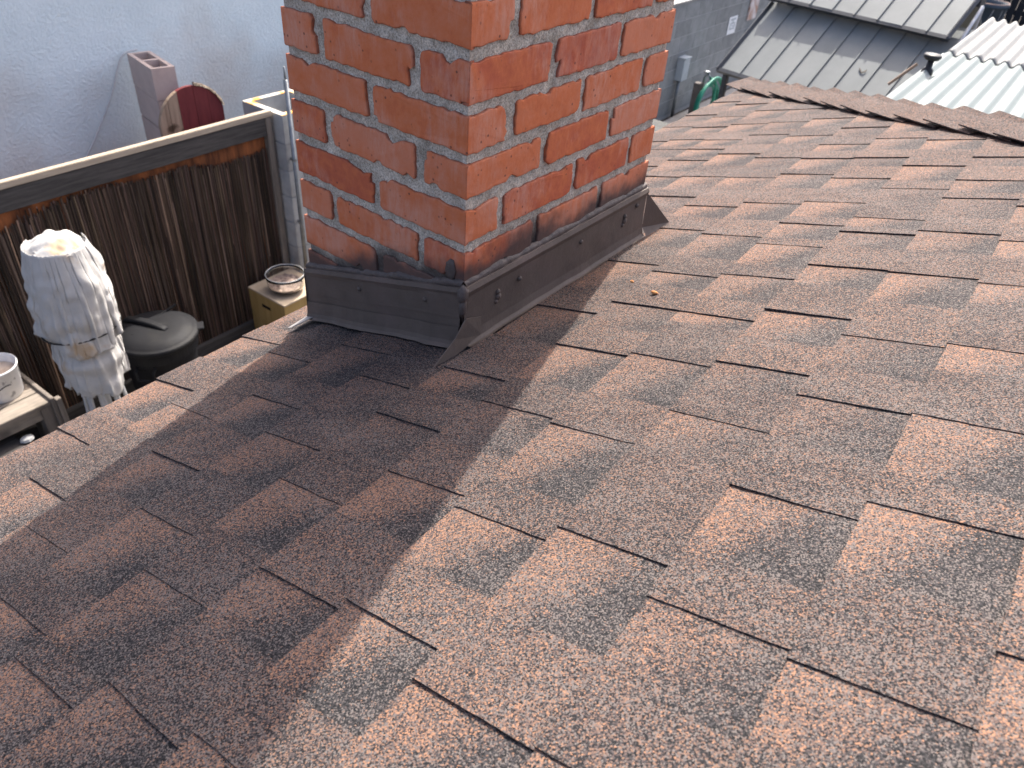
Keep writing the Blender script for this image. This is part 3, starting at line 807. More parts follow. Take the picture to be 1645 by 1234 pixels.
# thin cable hanging against the wall
def bez(P, n=20):
    out = []
    P = [Vector(p) for p in P]
    for i in range(len(P) - 1):
        p0 = P[max(i - 1, 0)]; p1 = P[i]; p2 = P[i + 1]; p3 = P[min(i + 2, len(P) - 1)]
        for j in range(n):
            t = j / n
            out.append(0.5 * ((2 * p1) + (p2 - p0) * t + (2 * p0 - 5 * p1 + 4 * p2 - p3) * t * t + (3 * p1 - p0 - 3 * p2 + p3) * t ** 3))
    out.append(P[-1]); return out
mb = MB()
mb.tube(bez([(-4.37, 1.98, -1.16), (-4.37, 1.86, -1.19), (-4.375, 1.73, -1.42), (-4.375, 1.55, -1.66), (-4.375, 1.35, -1.9), (-4.375, 1.2, -2.2), (-4.375, 1.1, -2.89)], 10), 0.005, 6)
tag(mb.build('cable', noisemat('pale_cable', (0.5, 0.5, 0.5), (0.6, 0.6, 0.6), rough=0.6, bump=0), smooth=True), 'thin pale cable drooping down the stucco wall from the pinkish block pillar', 'cable')

# ------------------------------------------------------------------ block helper
def hollow_block(L_, W_, Hh, cells=2, wall=0.032):
    """top-level cells run right through the block"""
    m_ = MB()
    xs = [0, L_]; inner = []
    cw = (L_ - wall * (cells + 1)) / cells
    x = 0
    cutx = [0]
    for c in range(cells):
        cutx += [wall * (c + 1) + cw * c, wall * (c + 1) + cw * (c + 1)]
    cutx.append(L_)
    cy = [0, wall, W_ - wall, W_]
    # webs and shells as butted boxes
    m_.box((0, 0, 0), (L_, wall, Hh)); m_.box((0, W_ - wall, 0), (L_, W_, Hh))
    for c in range(cells + 1):
        m_.box((cutx[2 * c], wall, 0), (cutx[2 * c + 1], W_ - wall, Hh))
    return m_
# pinkish block pillar against the stucco
bp_ = empty('block_pillar', (-3.93, 1.795, GZ), (0, 0, R(168)), label='pinkish painted concrete block pillar with two open cells on top, against the stucco wall', cat='pillar')
for r_ in range(9):
    hgt = 0.194; z = r_ * hgt
    m_ = hollow_block(0.40, 0.145, hgt - 0.004, 2, 0.026) if r_ == 8 else MB()
    if r_ < 8: m_.box((0, 0, 0), (0.40, 0.145, hgt - 0.004))
    for i in range(len(m_.v)):
        x, y, zz = m_.v[i]; m_.v[i] = (x, y - 0.145, zz + z)
    if r_ < 8: m_.build('block', M_PINK, bp_, bevel=0.004)
    else: m_.build('block', M_PINK, bp_)
# grey block column at the fence end
bc_ = empty('block_column', (-3.757, 2.285, GZ), label='grey concrete block column with open yellow-stained top at the end of the reed fence', cat='column')
for r_ in range(8):
    hgt = 0.1875; z = r_ * hgt
    m_ = MB(); t = 0.5 + 0.08 * math.sin(r_ * 5.1)
    if r_ == 7:
        m2 = hollow_block(0.40, 0.40, hgt - 0.008, 1, 0.045)
        m_ = m2
    else: m_.box((0, 0, 0), (0.40, 0.40, hgt - 0.008), (t, t, t, 1))
    m_.v = [(x, y, zz + z) for x, y, zz in m_.v]
    b_ = m_.build('block', M_CMU, bc_, bevel=0 if r_ == 7 else 0.004)
    if r_ < 7:
        m_ = MB(); m_.box((0.006, 0.006, z + hgt - 0.008), (0.394, 0.394, z + hgt)); m_.build('mortar_bed', M_JOINT, bc_)
m_ = MB(); zt_ = 8 * 0.1875 - 0.008
for a, b in (((0.0, 0.0), (0.4, 0.045)), ((0.0, 0.355), (0.4, 0.4)), ((0.0, 0.045), (0.045, 0.355)), ((0.355, 0.045), (0.4, 0.355))):
    m_.box((a[0], a[1], zt_ + 0.0005), (b[0], b[1], zt_ + 0.004))
m_.build('stained_rim', M_YEL, bc_)
# pipe strapped to the column
pp = empty('conduit_pipe', (-3.32, 2.312, GZ), label='slim galvanised pipe standing beside the grey block column', cat='pipe')
m_ = MB(); m_.tube([(0, 0, 0), (0, 0, 1.72)], 0.014, 12); m_.build('pipe', M_GALV, pp, smooth=True)
m_ = MB(); m_.tube([(0, 0, 1.72), (0, 0, 1.80)], 0.006, 8); m_.build('pipe_tip', M_GALV, pp, smooth=True)
for z in (1.2, 0.75):
    m_ = MB(); m_.tube([(0, 0, z), (0, 0, z + 0.018)], 0.017, 12); m_.box((-0.04, -0.003, z), (-0.016, 0.003, z + 0.018)); m_.build('strap', M_GALV, pp)

# ------------------------------------------------------------------ reed fence
XF = -3.45
fe = empty('reed_fence', (XF, 0.5, GZ), label='dark reed screen fence in a weathered grey timber frame with a bleached top rail', cat='fence')
OF = Vector((XF, 0.5, GZ))
def fbox(a, b, name, mat, bev=0.003):
    m_ = MB(); m_.box([a[i] - OF[i] for i in range(3)], [b[i] - OF[i] for i in range(3)]); return m_.build(name, mat, fe, bevel=bev)
Y0, Y1 = -2.2, 2.26
fbox((XF - 0.030, Y0, -1.423), (XF + 0.012, Y1 + 0.01, -1.388), 'top_rail', M_WOODC)
fbox((XF - 0.012, Y0, -1.54), (XF + 0.008, Y1 - 0.045, -1.4245), 'face_board', M_WOODG)
fbox((XF - 0.040, Y1 - 0.044, GZ), (XF + 0.009, Y1, -1.4245), 'end_post', M_BENCHZ)
fbox((XF - 0.012, Y0, -2.895), (XF + 0.03, Y1 - 0.05, -2.80), 'kick_board', M_WOODG)
fbox((XF - 0.035, Y0, GZ + 0.02), (XF - 0.027, Y1 - 0.046, -1.425), 'backing_board', M_PLYR, 0)
for yy_ in (-2.2, -0.9, 0.9):
    fbox((XF - 0.08, yy_, GZ), (XF - 0.036, yy_ + 0.045, -1.4245), 'post', M_WOODG)
rd_ = MB(); rng = random.Random(21)
y = Y0
while y < Y1 - 0.05:
    for layer in range(2):
        yy_ = y + rng.uniform(-0.004, 0.004); lean = rng.gauss(0, 0.012) + 0.02 * noise.noise((y * 2, layer, 0))
        zt = -1.552 - abs(rng.gauss(0, 0.022)) - 0.075 * sst(-0.1, 0.35, noise.noise((y * 1.7, 3.3, 0)) + 0.15 * (y > 1.0)) - (0.05 * max(0, noise.noise((y * 5, 0, 0))) if layer else 0)
        if y < 0.9: zt -= abs(rng.gauss(0, 0.03))
        zt = min(zt, -1.543)
        r_ = rng.uniform(0.0022, 0.004); xx = XF - 0.018 + layer * 0.008 + rng.uniform(-0.002, 0.002)
        t = rng.choice((0.12, 0.2, 0.3, 0.45, 0.6)) * rng.uniform(0.7, 1.3) * (0.6 + 0.5 * (0.5 + noise.noise((y * 3, 3, layer))))
        if rng.random() < 0.03: t = 1.1
        col = (t, t * rng.uniform(0.85, 1.0), t * rng.uniform(0.75, 1.0), 1)
        pts = []
        nseg = 3
        for s in range(nseg + 1):
            f = s / nseg
            pts.append((xx - OF.x + rng.uniform(-0.002, 0.002), yy_ + lean * f + rng.uniform(-0.002, 0.002) - OF.y, zt + (GZ + 0.1 - zt) * f - OF.z))
        b0 = len(rd_.v)
        vs = []
        for p in pts: vs += [(p[0], p[1] - r_, p[2]), (p[0] + r_, p[1], p[2]), (p[0], p[1] + r_, p[2])]
        fs = []
        for s in range(nseg):
            a = s * 3
            fs += [(a, a + 1, a + 4, a + 3), (a + 1, a + 2, a + 5, a + 4)]
        rd_.add(vs, fs, col)
    y += 0.0052
rd_.build('reed_panel', M_REED, fe)

# ------------------------------------------------------------------ arched plank board behind the fence
ab = empty('arched_board', (-3.82, 1.945, GZ), label='round-topped plank board, half bare pine and half dark red, behind the fence', cat='board')
def arch(y0, y1, name, mat, x0=-0.012, x1=0.012, r=0.236, zc=1.404):
    m_ = MB(); n = 14; top = []
    for i in range(n + 1):
        yy_ = y0 + (y1 - y0) * i / n
        top.append((yy_, zc + math.sqrt(max(0.0004, r * r - yy_ * yy_)) ))
    a = [(x1, yy_, z) for yy_, z in top]; b = [(x0, yy_, z) for yy_, z in top]
    a0 = [(x1, yy_, 0.0) for yy_, z in top]; b0 = [(x0, yy_, 0.0) for yy_, z in top]
    vs = a + b + a0 + b0; k = n + 1; fs = []
    for i in range(n):
        fs += [(i, i + 1, 2 * k + i + 1, 2 * k + i), (k + i, 3 * k + i, 3 * k + i + 1, k + i + 1), (i, k + i, k + i + 1, i + 1)]
    fs += [(0, 2 * k, 3 * k, k), (n, k + n, 3 * k + n, 2 * k + n)]
    m_.add(vs, fs); return m_.build(name, mat, ab)
arch(-0.232, -0.158, 'bare_plank', M_NAT); arch(-0.155, -0.085, 'bare_plank', M_NAT, x1=0.0125)
arch(-0.083, 0.03, 'red_plank', M_RED); arch(0.032, 0.125, 'red_plank', M_RED, x1=0.0128); arch(0.127, 0.225, 'red_plank', M_RED)
m_ = MB()
def edge(u, v):
    a = R(80) - u * R(62); rr = 0.238 + 0.012 * noise.noise((u * 20, v * 3, 0)) + 0.014 * math.sin(v * math.pi)
    return (-0.02 + 0.04 * v, rr * math.cos(a), 1.404 + rr * math.sin(a))
m_.grid(edge, 40, 5); m_.build('bark_edge', M_BARK, ab)

# ------------------------------------------------------------------ folded umbrella
UC = Vector((-2.82, 0.525, GZ))
um = empty('folded_umbrella', UC, label='folded off-white canvas patio umbrella tied with a black cord in front of the reed fence', cat='umbrella')
def zz_(z): return z - GZ - 0.035
def pin_cloth(n_th, n_s, th0, th1, length, exc, rin, z0, r0, waist=None, seed=0, steps=110, folds=9, hem=None, zwaist=0.0, thick=0.09):
    """hang a pleated skirt of cloth from a ring by relaxing springs under gravity"""
    rs = np.random.RandomState(seed); closed = abs(th1 - th0) > 6.2
    th = np.linspace(th0, th1, n_th, endpoint=not closed); sv_ = np.linspace(0, 1, n_s)
    T, S_ = np.meshgrid(th, sv_)
    lenth = length * (np.ones(n_th) if hem is None else hem(th))
    ph = np.cumsum(rs.uniform(0.6, 1.4, n_th)); ph = ph / ph[-1] * folds * math.pi * (th1 - th0) / 6.2832
    amp = rs.uniform(0.6, 1.4, n_th); amp = np.convolve(np.r_[amp, amp, amp], np.ones(9) / 9, 'same')[n_th:2 * n_th]
    z = z0 - S_ * lenth[None, :]
    rr = rin(z) + 0.004 + 0.06 * exc(S_) * np.abs(np.sin(ph[None, :] + 1.3 * np.sin(3 * S_ + 2 * T))) * amp[None, :]
    rr[0] = r0
    X = np.stack([rr * np.cos(T), rr * np.sin(T), z], 2) + rs.normal(0, 0.0015, (n_s, n_th, 3))
    base_c = (th1 - th0) * r0 / n_th
    Lh = (base_c * (1 + exc(sv_)))[:, None] * np.ones((1, n_th)); Lv = (lenth / (n_s - 1))[None, :] * np.ones((n_s - 1, 1))
    top_ = X[0].copy(); V = X.copy()
    wrow = None if waist is None else int(waist * (n_s - 1))
    def solve(A, B, L_, k):
        d = X[B] - X[A]; l = np.linalg.norm(d, axis=-1) + 1e-9
        c = (d * ((l - L_) / l)[..., None]) * 0.5 * k
        X[A] += c; X[B] -= c
    sl = np.s_
    for it in range(steps):
        vel = (X - V) * 0.95; V = X.copy(); X += vel; X[..., 2] -= 9.8 * 0.00018
        for k in range(6):
            for p in (0, 1):
                m_ = (n_s - 1 - p) // 2
                a = sl[p:p + 2 * m_:2]; b = sl[p + 1:p + 1 + 2 * m_:2]
                solve((a,), (b,), Lv[p:p + 2 * m_:2], 1.0)
                m2 = (n_th - p) // 2 if not closed or p == 0 else (n_th - 2) // 2
                if not closed: m2 = (n_th - p) // 2
                a2 = sl[p:p + 2 * m2:2]; b2 = sl[p + 1:p + 1 + 2 * m2:2]
                m2 = min(len(range(*a2.indices(n_th))), len(range(*b2.indices(n_th))))
                a2 = sl[p:p + 2 * m2:2]; b2 = sl[p + 1:p + 1 + 2 * m2:2]
                solve((sl[:], a2), (sl[:], b2), Lh[:, a2], 0.9)
            if closed:
                solve((sl[:], n_th - 1), (sl[:], 0), Lh[:, 0], 0.9)
            Ld = np.sqrt(Lh[1:, 1:] ** 2 + Lv[:, 1:] ** 2)
            for A_, B_ in (((sl[:-1], sl[:-1]), (sl[1:], sl[1:])), ((sl[:-1], sl[1:]), (sl[1:], sl[:-1]))):
                d = X[B_] - X[A_]; l = np.linalg.norm(d, axis=-1) + 1e-9
                c = d * ((l - Ld) / l)[..., None] * 0.25
                X[A_] += c; X[B_] -= c
            # bending
            d = 0.5 * (X[:, :-2] + X[:, 2:]) - X[:, 1:-1]; X[:, 1:-1] += d * 0.016
            d = 0.5 * (X[:-2] + X[2:]) - X[1:-1]; X[1:-1] += d * 0.004
            X[0] = top_
            r_ = np.hypot(X[..., 0], X[..., 1]) + 1e-9; R_ = rin(X[..., 2]); th_ = np.arctan2(X[..., 1], X[..., 0]); lump = 1 + 0.55 * np.sin(2 * th_ + seed) + 0.45 * np.sin(5 * th_ + 2.2 * seed + 6 * S_) + 0.3 * np.sin(9 * S_ + th_ * 3); Ro = R_ + 0.012 + thick * lump * np.minimum(1, 6 * S_) ; f = np.where(r_ < R_, R_ / r_, np.where(r_ > Ro, Ro / r_, 1.0))
            X[..., 0] *= f; X[..., 1] *= f
            if wrow is not None:
                for q in (-1, 0, 1):
                    w_ = X[wrow + q]; r_ = np.hypot(w_[:, 0], w_[:, 1]); f = np.minimum(1.0, 0.138 / r_)
                    w_[:, 0] *= f; w_[:, 1] *= f
                X[wrow, :, 2] = X[wrow, :, 2] * 0.5 + zwaist * 0.5
    vs_ = []
    for a, row in enumerate(X):
        g = min(1.0, a / 8.0)
        for p in row:
            q = Vector((p[0], p[1], p[2])); rad = Vector((p[0], p[1], 0)).normalized()
            n1 = noise.noise(q * 9 + Vector((seed, 0, 0))); n2 = noise.noise(Vector((q.x * 22, q.y * 22, q.z * 15)) + Vector((0, seed, 0)))
            dsp = 0.030 * (abs(n1) - 0.18) + 0.013 * (abs(n2) - 0.18)
            tz = 0.012 * noise.noise(q * 7 + Vector((3, 9, seed)))
            vs_.append(tuple(q + rad * dsp * g + Vector((0, 0, tz * g))))
    m_ = MB(); fs_ = []
    W_ = n_th
    for a in range(n_s - 1):
        for b in range(n_th if closed else n_th - 1):
            b1 = (b + 1) % n_th
            fs_.append((a * W_ + b, a * W_ + b1, (a + 1) * W_ + b1, (a + 1) * W_ + b))
    m_.add(vs_, fs_)
    return m_
def prof_fn(P):
    zs = np.array([p[0] for p in P][::-1]) - GZ - 0.035; rs_ = np.array([p[1] for p in P][::-1])
    return lambda z: np.interp(z, zs, rs_)
rin1 = prof_fn([(-1.40, 0.09), (-1.47, 0.09), (-1.60, 0.11), (-1.76, 0.11), (-1.87, 0.07), (-1.93, 0.135), (-2.03, 0.155), (-2.12, 0.13), (-2.2, 0.08), (-2.9, 0.06)])
mc = pin_cloth(150, 56, 0, 2 * math.pi, 0.69, lambda s_: 0.5 + 2.3 * np.minimum(1, s_ * 1.7), rin1, zz_(-1.43), 0.125, waist=0.62, seed=3, folds=10,
               hem=lambda t: 0.98 + 0.09 * np.sin(2 * t + 0.5) + 0.07 * np.sin(5 * t), zwaist=zz_(-1.87))
co = mc.build('canopy', M_CLOTH, um, smooth=True)
rin2 = prof_fn([(-1.40, 0.105), (-1.47, 0.14), (-1.60, 0.168), (-1.70, 0.175), (-1.80, 0.165), (-1.87, 0.15), (-2.9, 0.12)])
mc = pin_cloth(110, 34, R(-150), R(95), 0.355, lambda s_: 0.75 + 2.0 * s_, rin2, zz_(-1.427), 0.135, seed=8, folds=9, hem=lambda t: 0.94 + 0.16 * np.sin(2.3 * t + 2.4) + 0.07 * np.sin(7 * t))
pn_o = mc.build('canopy_flap', M_CLOTH, um, smooth=True)
for o_ in (co, pn_o):
    sm = o_.modifiers.new('s', 'SUBSURF'); sm.levels = 1; sm.render_levels = 1
    sm = o_.modifiers.new('t', 'SOLIDIFY'); sm.thickness = 0.0025
cp_ = MB()
def crownp(u, v):
    th = u * 6.28318; rr = 0.138 * v
    return (rr * math.cos(th), rr * math.sin(th), zz_(-1.435) + 0.055 * (1 - v ** 2.2) + v * 0.05 * abs(noise.noise((math.cos(th) * 2.4 * v, math.sin(th) * 2.4 * v, 5))) - 0.022 * v * (1 - abs(math.sin(th * 3.5 + 2 * v))) - 0.022 * v)
cp_.grid(crownp, 90, 12, wrap=True); cp_.build('canopy_top', M_CLOTH, um, smooth=True)
rp_ = MB()
rp_.tube([((0.176 + 0.004 * math.sin(3 * t)) * math.cos(t), (0.176 + 0.004 * math.sin(3 * t)) * math.sin(t), zz_(-1.868 + 0.012 * math.sin(t + 0.5))) for t in [i * 2 * math.pi / 40 for i in range(41)]], 0.0045, 8)
rp_.build('cord', M_ROPE, um, smooth=True)
for i in range(9):
    a = i * 2 * math.pi / 9 + 0.2
    m_ = MB()
    c, s = math.cos(a), math.sin(a)
    p0 = Vector((0.075 * c, 0.075 * s, zz_(-2.0))); p1 = Vector((0.125 * c, 0.125 * s, zz_(-2.72)))
    for off in (-0.007, 0.007):
        o_ = Vector((-s, c, 0)) * off
        m_.tube([p0 + o_, p1 + o_], 0.0075, 6)
    m_.build('rib', M_ALU, um)
m_ = MB(); m_.tube([(0, 0, 0.02), (0, 0, zz_(-1.42))], 0.022, 14); m_.build('pole', M_ALU, um, smooth=True)
m_ = MB(); m_.lathe([(0.24, 0.0), (0.24, 0.04), (0.2, 0.06), (0.04, 0.075), (0.035, 0.25)], 28); m_.build('base', M_BLK, um)

# ------------------------------------------------------------------ trash can
tc_ = empty('trash_can', (-3.15, 1.03, GZ), label='round charcoal plastic trash can with a strap-handled lid between umbrella and crate', cat='trash can')
m_ = MB(); m_.lathe([(0.175, 0.0), (0.18, 0.01), (0.205, 0.40), (0.213, 0.45), (0.224, 0.455), (0.226, 0.545), (0.215, 0.55)], 56, cap=True)
m_.build('body', M_CAN, tc_, smooth=False)
m_ = MB(); m_.lathe([(0.236, 0.525), (0.241, 0.53), (0.241, 0.552), (0.232, 0.558), (0.222, 0.558), (0.216, 0.566), (0.205, 0.570), (0.198, 0.576), (0.15, 0.588), (0.08, 0.594), (0.003, 0.596)], 64)
m_.build('lid', M_CAN, tc_, smooth=True)
m_ = MB()
hd_ = Vector((0.95, 0.31, 0)); hn = Vector((-0.31, 0.95, 0))
def strap(u, v):
    s = -0.205 + 0.30 * u; z = 0.586 + 0.026 * math.sin(min(1, u * 1.0) * math.pi) ** 0.5 + (0.006 if 0 < v < 1 else -0.012)
    return hd_ * s + hn * ((v - 0.5) * 0.052) + Vector((0, 0, z))
m_.grid(lambda u, v: strap(u, v), 16, 6); so = m_.build('lid_handle', M_CAN, tc_, smooth=True); md = so.modifiers.new('s', 'SOLIDIFY'); md.thickness = 0.012; md.offset = -1
m_ = MB()
m_.box((-0.004, -0.19, 0), (0.004, 0.19, 0.0135), M=Matrix.Translation((-0.07, 0.05, 0.578)) @ Matrix.Rotation(math.atan2(hn.y, hn.x) - math.pi / 2, 4, 'Z'))
m_.build('lid_rib', M_CAN, tc_)
m_ = MB(); m_.box((-0.02, -0.04, 0), (0.03, 0.04, 0.012), M=Matrix.Rotation(R(58), 4, 'Z') @ Matrix.Translation((0.24, 0, 0.545))); m_.build('lid_tab', M_CAN, tc_, bevel=0.003)
for a in (-52, 128):
    c_, s_ = math.cos(R(a)), math.sin(R(a)); t_ = Vector((-s_, c_, 0)); o_ = Vector((c_, s_, 0))
    m_ = MB(); P_ = [o_ * 0.212 + t_ * -0.05 + Vector((0, 0, 0.44)), o_ * 0.25 + t_ * -0.05 + Vector((0, 0, 0.43)), o_ * 0.252 + t_ * -0.045 + Vector((0, 0, 0.375)), o_ * 0.252 + t_ * 0.045 + Vector((0, 0, 0.375)), o_ * 0.25 + t_ * 0.05 + Vector((0, 0, 0.43)), o_ * 0.212 + t_ * 0.05 + Vector((0, 0, 0.44))]
    m_.tube(P_, 0.008, 8); m_.tube([P_[0], P_[5]], 0.008, 8); m_.build('side_handle', M_CAN, tc_, smooth=True)

# ------------------------------------------------------------------ wooden crate with glass bowl
cr = empty('wooden_crate', (-3.404, 1.865, GZ), label='yellowish wooden crate with hand slots near the grey block column', cat='crate')
t_ = 0.014
m_ = MB(); m_.box((0, 0, 0), (0.374, t_, 0.388)); m_.box((0, 0.374 - t_, 0), (0.374, 0.374, 0.388)); m_.box((0, t_, 0), (t_, 0.374 - t_, 0.388)); m_.box((0.374 - t_, t_, 0), (0.374, 0.374 - t_, 0.388))
m_.build('side_panels', M_CRATE, cr)
m_ = MB(); m_.box((-0.002, -0.002, 0.3885), (0.376, 0.376, 0.401)); m_.build('top_panel', M_CRATET, cr, bevel=0.002)
for (a, b) in (((0.13, -0.0015, 0.295), (0.22, 0.002, 0.32)), ((0.372, 0.13, 0.245), (0.3755, 0.225, 0.27))):
    m_ = MB(); m_.box(a, b); m_.build('hand_slot', M_HOLE, cr, bevel=0.0015)
bw = empty('glass_bowl', (-3.185, 2.02, GZ + 0.402), label='clear glass bowl of brown debris standing on the wooden crate', cat='bowl')
m_ = MB(); m_.lathe([(0.06, 0.0), (0.10, 0.01), (0.125, 0.04), (0.13, 0.10), (0.131, 0.125), (0.127, 0.125), (0.126, 0.10), (0.121, 0.042), (0.097, 0.014), (0.05, 0.006)], 48, cap=False); m_.build('bowl', M_GLASS, bw, smooth=True)
m_ = MB()
m_.grid(lambda u, v: ((0.12 * v) * math.cos(u * 6.2832), (0.12 * v) * math.sin(u * 6.2832), 0.05 + 0.018 * noise.noise((v * 9 * math.cos(u * 6.2832), v * 9 * math.sin(u * 6.2832), 0)) + 0.01 * (1 - v)), 40, 16, wrap=True)
m_.lathe([(0.085, 0.014), (0.115, 0.035), (0.12, 0.05)], 40, cap=False); m_.build('debris', M_PEB, bw, smooth=True)
m_ = MB(); m_.tube([(0.129 * math.cos(t), 0.129 * math.sin(t), 0.126) for t in [i * 2 * math.pi / 48 for i in range(49)]], 0.0018, 6); m_.build('rim', noisemat('glass_rim', (0.6, 0.6, 0.58), (0.7, 0.7, 0.68), rough=0.2, spec=0.6, bump=0), bw, smooth=True)

# ------------------------------------------------------------------ bench and bucket
be = empty('wooden_bench', (-3.05, 0.34, GZ), label='weathered wooden bench carrying the white bucket, left of the umbrella', cat='bench')
for i in range(3):
    m_ = MB(); m_.box((-0.36 + i * 0.123, -1.6, 0.472), (-0.36 + i * 0.123 + 0.118, -0.002, 0.498)); m_.build('top_plank', M_BENCH, be, bevel=0.003)
m_ = MB(); m_.box((-0.03, -1.6, 0.40), (-0.008, -0.06, 0.470)); m_.build('apron', M_BENCH, be, bevel=0.002)
for yb in (-0.002, -1.62):
    m_ = MB(); m_.box((-0.385, yb, 0.0), (0.012, yb + 0.022, 0.515)); m_.build('end_panel', M_BENCHZ, be, bevel=0.003)
m_ = MB(); m_.box((-0.08, -0.06, 0.0), (-0.004, -0.003, 0.470)); m_.build('leg', M_BENCHZ, be, bevel=0.003)
m_ = MB(); m_.box((-0.015, 0.0205, 0.0), (0.02, 0.05, 0.50)); m_.build('end_trim', M_BENCHZ, be, bevel=0.003)
bu = empty('paint_bucket', (-3.29, 0.215, GZ + 0.499), label='white paint-splattered bucket standing on the weathered bench', cat='bucket')
m_ = MB(); m_.lathe([(0.097, 0.0), (0.10, 0.004), (0.113, 0.165), (0.118, 0.17), (0.119, 0.18), (0.113, 0.181), (0.108, 0.165), (0.098, 0.05)], 44, cap=False); m_.lathe([(0.003, 0.001), (0.097, 0.001)], 44, cap=False); m_.build('bucket_shell', M_BUCK, bu, smooth=True)
m_ = MB(); m_.lathe([(0.002, 0.13), (0.06, 0.128), (0.1055, 0.132)], 40, cap=False); m_.build('dried_residue', M_BINS, bu, smooth=True)
m_ = MB(); m_.tube([(0.0975 * math.cos(t) + 0.012, 0.0975 * math.sin(t) + 0.0, 0.08 + 0.022 * math.sin((t + 0.5) * 3)) for t in [-0.55 + i * 0.07 for i in range(12)]], 0.0022, 6); m_.build('ink_squiggle', M_ROPE, bu)

# low grey plank with a white chunk
lp = empty('grey_plank', (-3.0, -0.12, -2.57), label='low grey plank shelf poking out beside the roof edge under the bench', cat='plank')
m_ = MB(); m_.box((-0.15, -0.9, -0.015), (0.06, 0.26, 0.015)); m_.build('board', M_WOODG, lp, bevel=0.003)
for yb in (-0.85, 0.15):
    m_ = MB(); m_.box((-0.12, yb, -0.33), (0.03, yb + 0.05, -0.016)); m_.build('support', M_WOODG, lp)
m_ = MB(); m_.lathe([(0.02, 0), (0.028, 0.008), (0.024, 0.02), (0.008, 0.028)], 9)
m_.v = [(x * (1 + 0.3 * noise.noise((x * 20, y * 20, z * 20))), y * 1.3, z) for x, y, z in m_.v]
o = m_.build('plaster_chunk', noisemat('plaster', (0.3, 0.3, 0.3), (0.4, 0.4, 0.39), scale=30, bump=0.5)); o.location = (-3.03, 0.165, -2.554); tag(o, 'white plaster chunk lying on the low grey plank at the left edge', 'chunk')

# ------------------------------------------------------------------ block wall, far left side
XW = -3.6
cw = empty('block_wall', (XW, 2.7, GZ), label='long grey concrete block wall running behind the gazebo roof', cat='wall')
wl = MB(); rng = random.Random(4)
BH, BL = 0.194, 0.40
for r_ in range(7):
    y = 0.0 - (BL / 2 if r_ % 2 else 0)
    while y < 12:
        t = 0.5 + rng.uniform(-0.05, 0.05)
        wl.box((0.0, max(0, y), r_ * BH + 0.05), (0.0 - 0.19, y + BL - 0.009, r_ * BH + BH - 0.009 + 0.05), (t, t, t * 1.02, 1))
        y += BL
for i in range(0):
    pass
wl.build('blocks', M_CMUW, cw)
m_ = MB(); m_.box((-0.186, 0, 0.0), (-0.002, 12, 7 * BH + 0.04)); m_.build('mortar_bed', noisemat('wall_joint', (0.28, 0.29, 0.29), (0.34, 0.35, 0.35), scale=20, rough=0.95), cw)
m_ = MB(); m_.box((-0.2, 0, 7 * BH + 0.0415), (0.008, 12, 7 * BH + 0.075)); m_.build('cap', M_CORB, cw, bevel=0.004)

eb = empty('electrical_box', (XW + 0.002, 8.72, -2.3), label='small grey electrical box with conduit on the block wall right beside the chimney', cat='electrical box')
m_ = MB(); m_.box((0, -0.01, -0.11), (0.10, 0.16, 0.16)); m_.build('box_body', M_EBOX, eb, bevel=0.004)
m_ = MB(); m_.box((-0.001, -0.018, 0.161), (0.115, 0.168, 0.175)); m_.build('box_lid', M_EBOX, eb, bevel=0.003)
m_ = MB(); m_.tube([(0.04, 0.06, -0.11), (0.04, 0.06, GZ + 2.3)], 0.022, 10); m_.build('conduit', M_GALV, eb, smooth=True)
sg = empty('wall_sign', (XW + 0.004, 10.30, -1.955), label='small white sign with grey symbols on the block wall', cat='sign')
m_ = MB(); m_.box((0, -0.14, -0.115), (0.006, 0.14, 0.115)); m_.build('plate', M_WHT, sg, bevel=0.002)
m_ = MB()
for (a, b, c, d) in ((-0.085, 0.085, 0.065, 0.09), (-0.012, 0.012, 0.035, 0.065), (-0.085, 0.085, 0.018, 0.036), (-0.085, -0.06, -0.036, 0.018), (0.06, 0.085, -0.036, 0.018), (-0.085, 0.085, -0.055, -0.036), (-0.02, 0.02, -0.018, 0.002)):
    m_.box((0.0062, a, c), (0.0085, b, d))
m_.build('symbols', M_EBOX, sg)
rp2 = MB(); rp2.box((0, -0.15, -0.2), (0.02, 0.17, 0.24))
o = rp2.build('rusty_plate', M_RUST, bevel=0.004); o.location = (XW + 0.004, 10.95, -1.76); tag(o, 'rust-stained pale metal plate on the block wall above the white sign', 'plate')
m_ = MB(); m_.tube([(0.05, 0.09 * math.cos(t), 0.09 * math.sin(t)) for t in [i * 2 * math.pi / 24 for i in range(25)]], 0.02, 8)
m_.tube([(0.0, 0, 0.09), (0.05, 0, 0.09)], 0.012, 6)
o = m_.build('blue_coil', noisemat('blue_rubber', (0.05, 0.09, 0.16), (0.08, 0.13, 0.22), rough=0.6, bump=0), smooth=True); o.location = (XW, 11.0, -2.2); tag(o, 'small blue coil hung on the block wall beside the gazebo edge', 'coil')

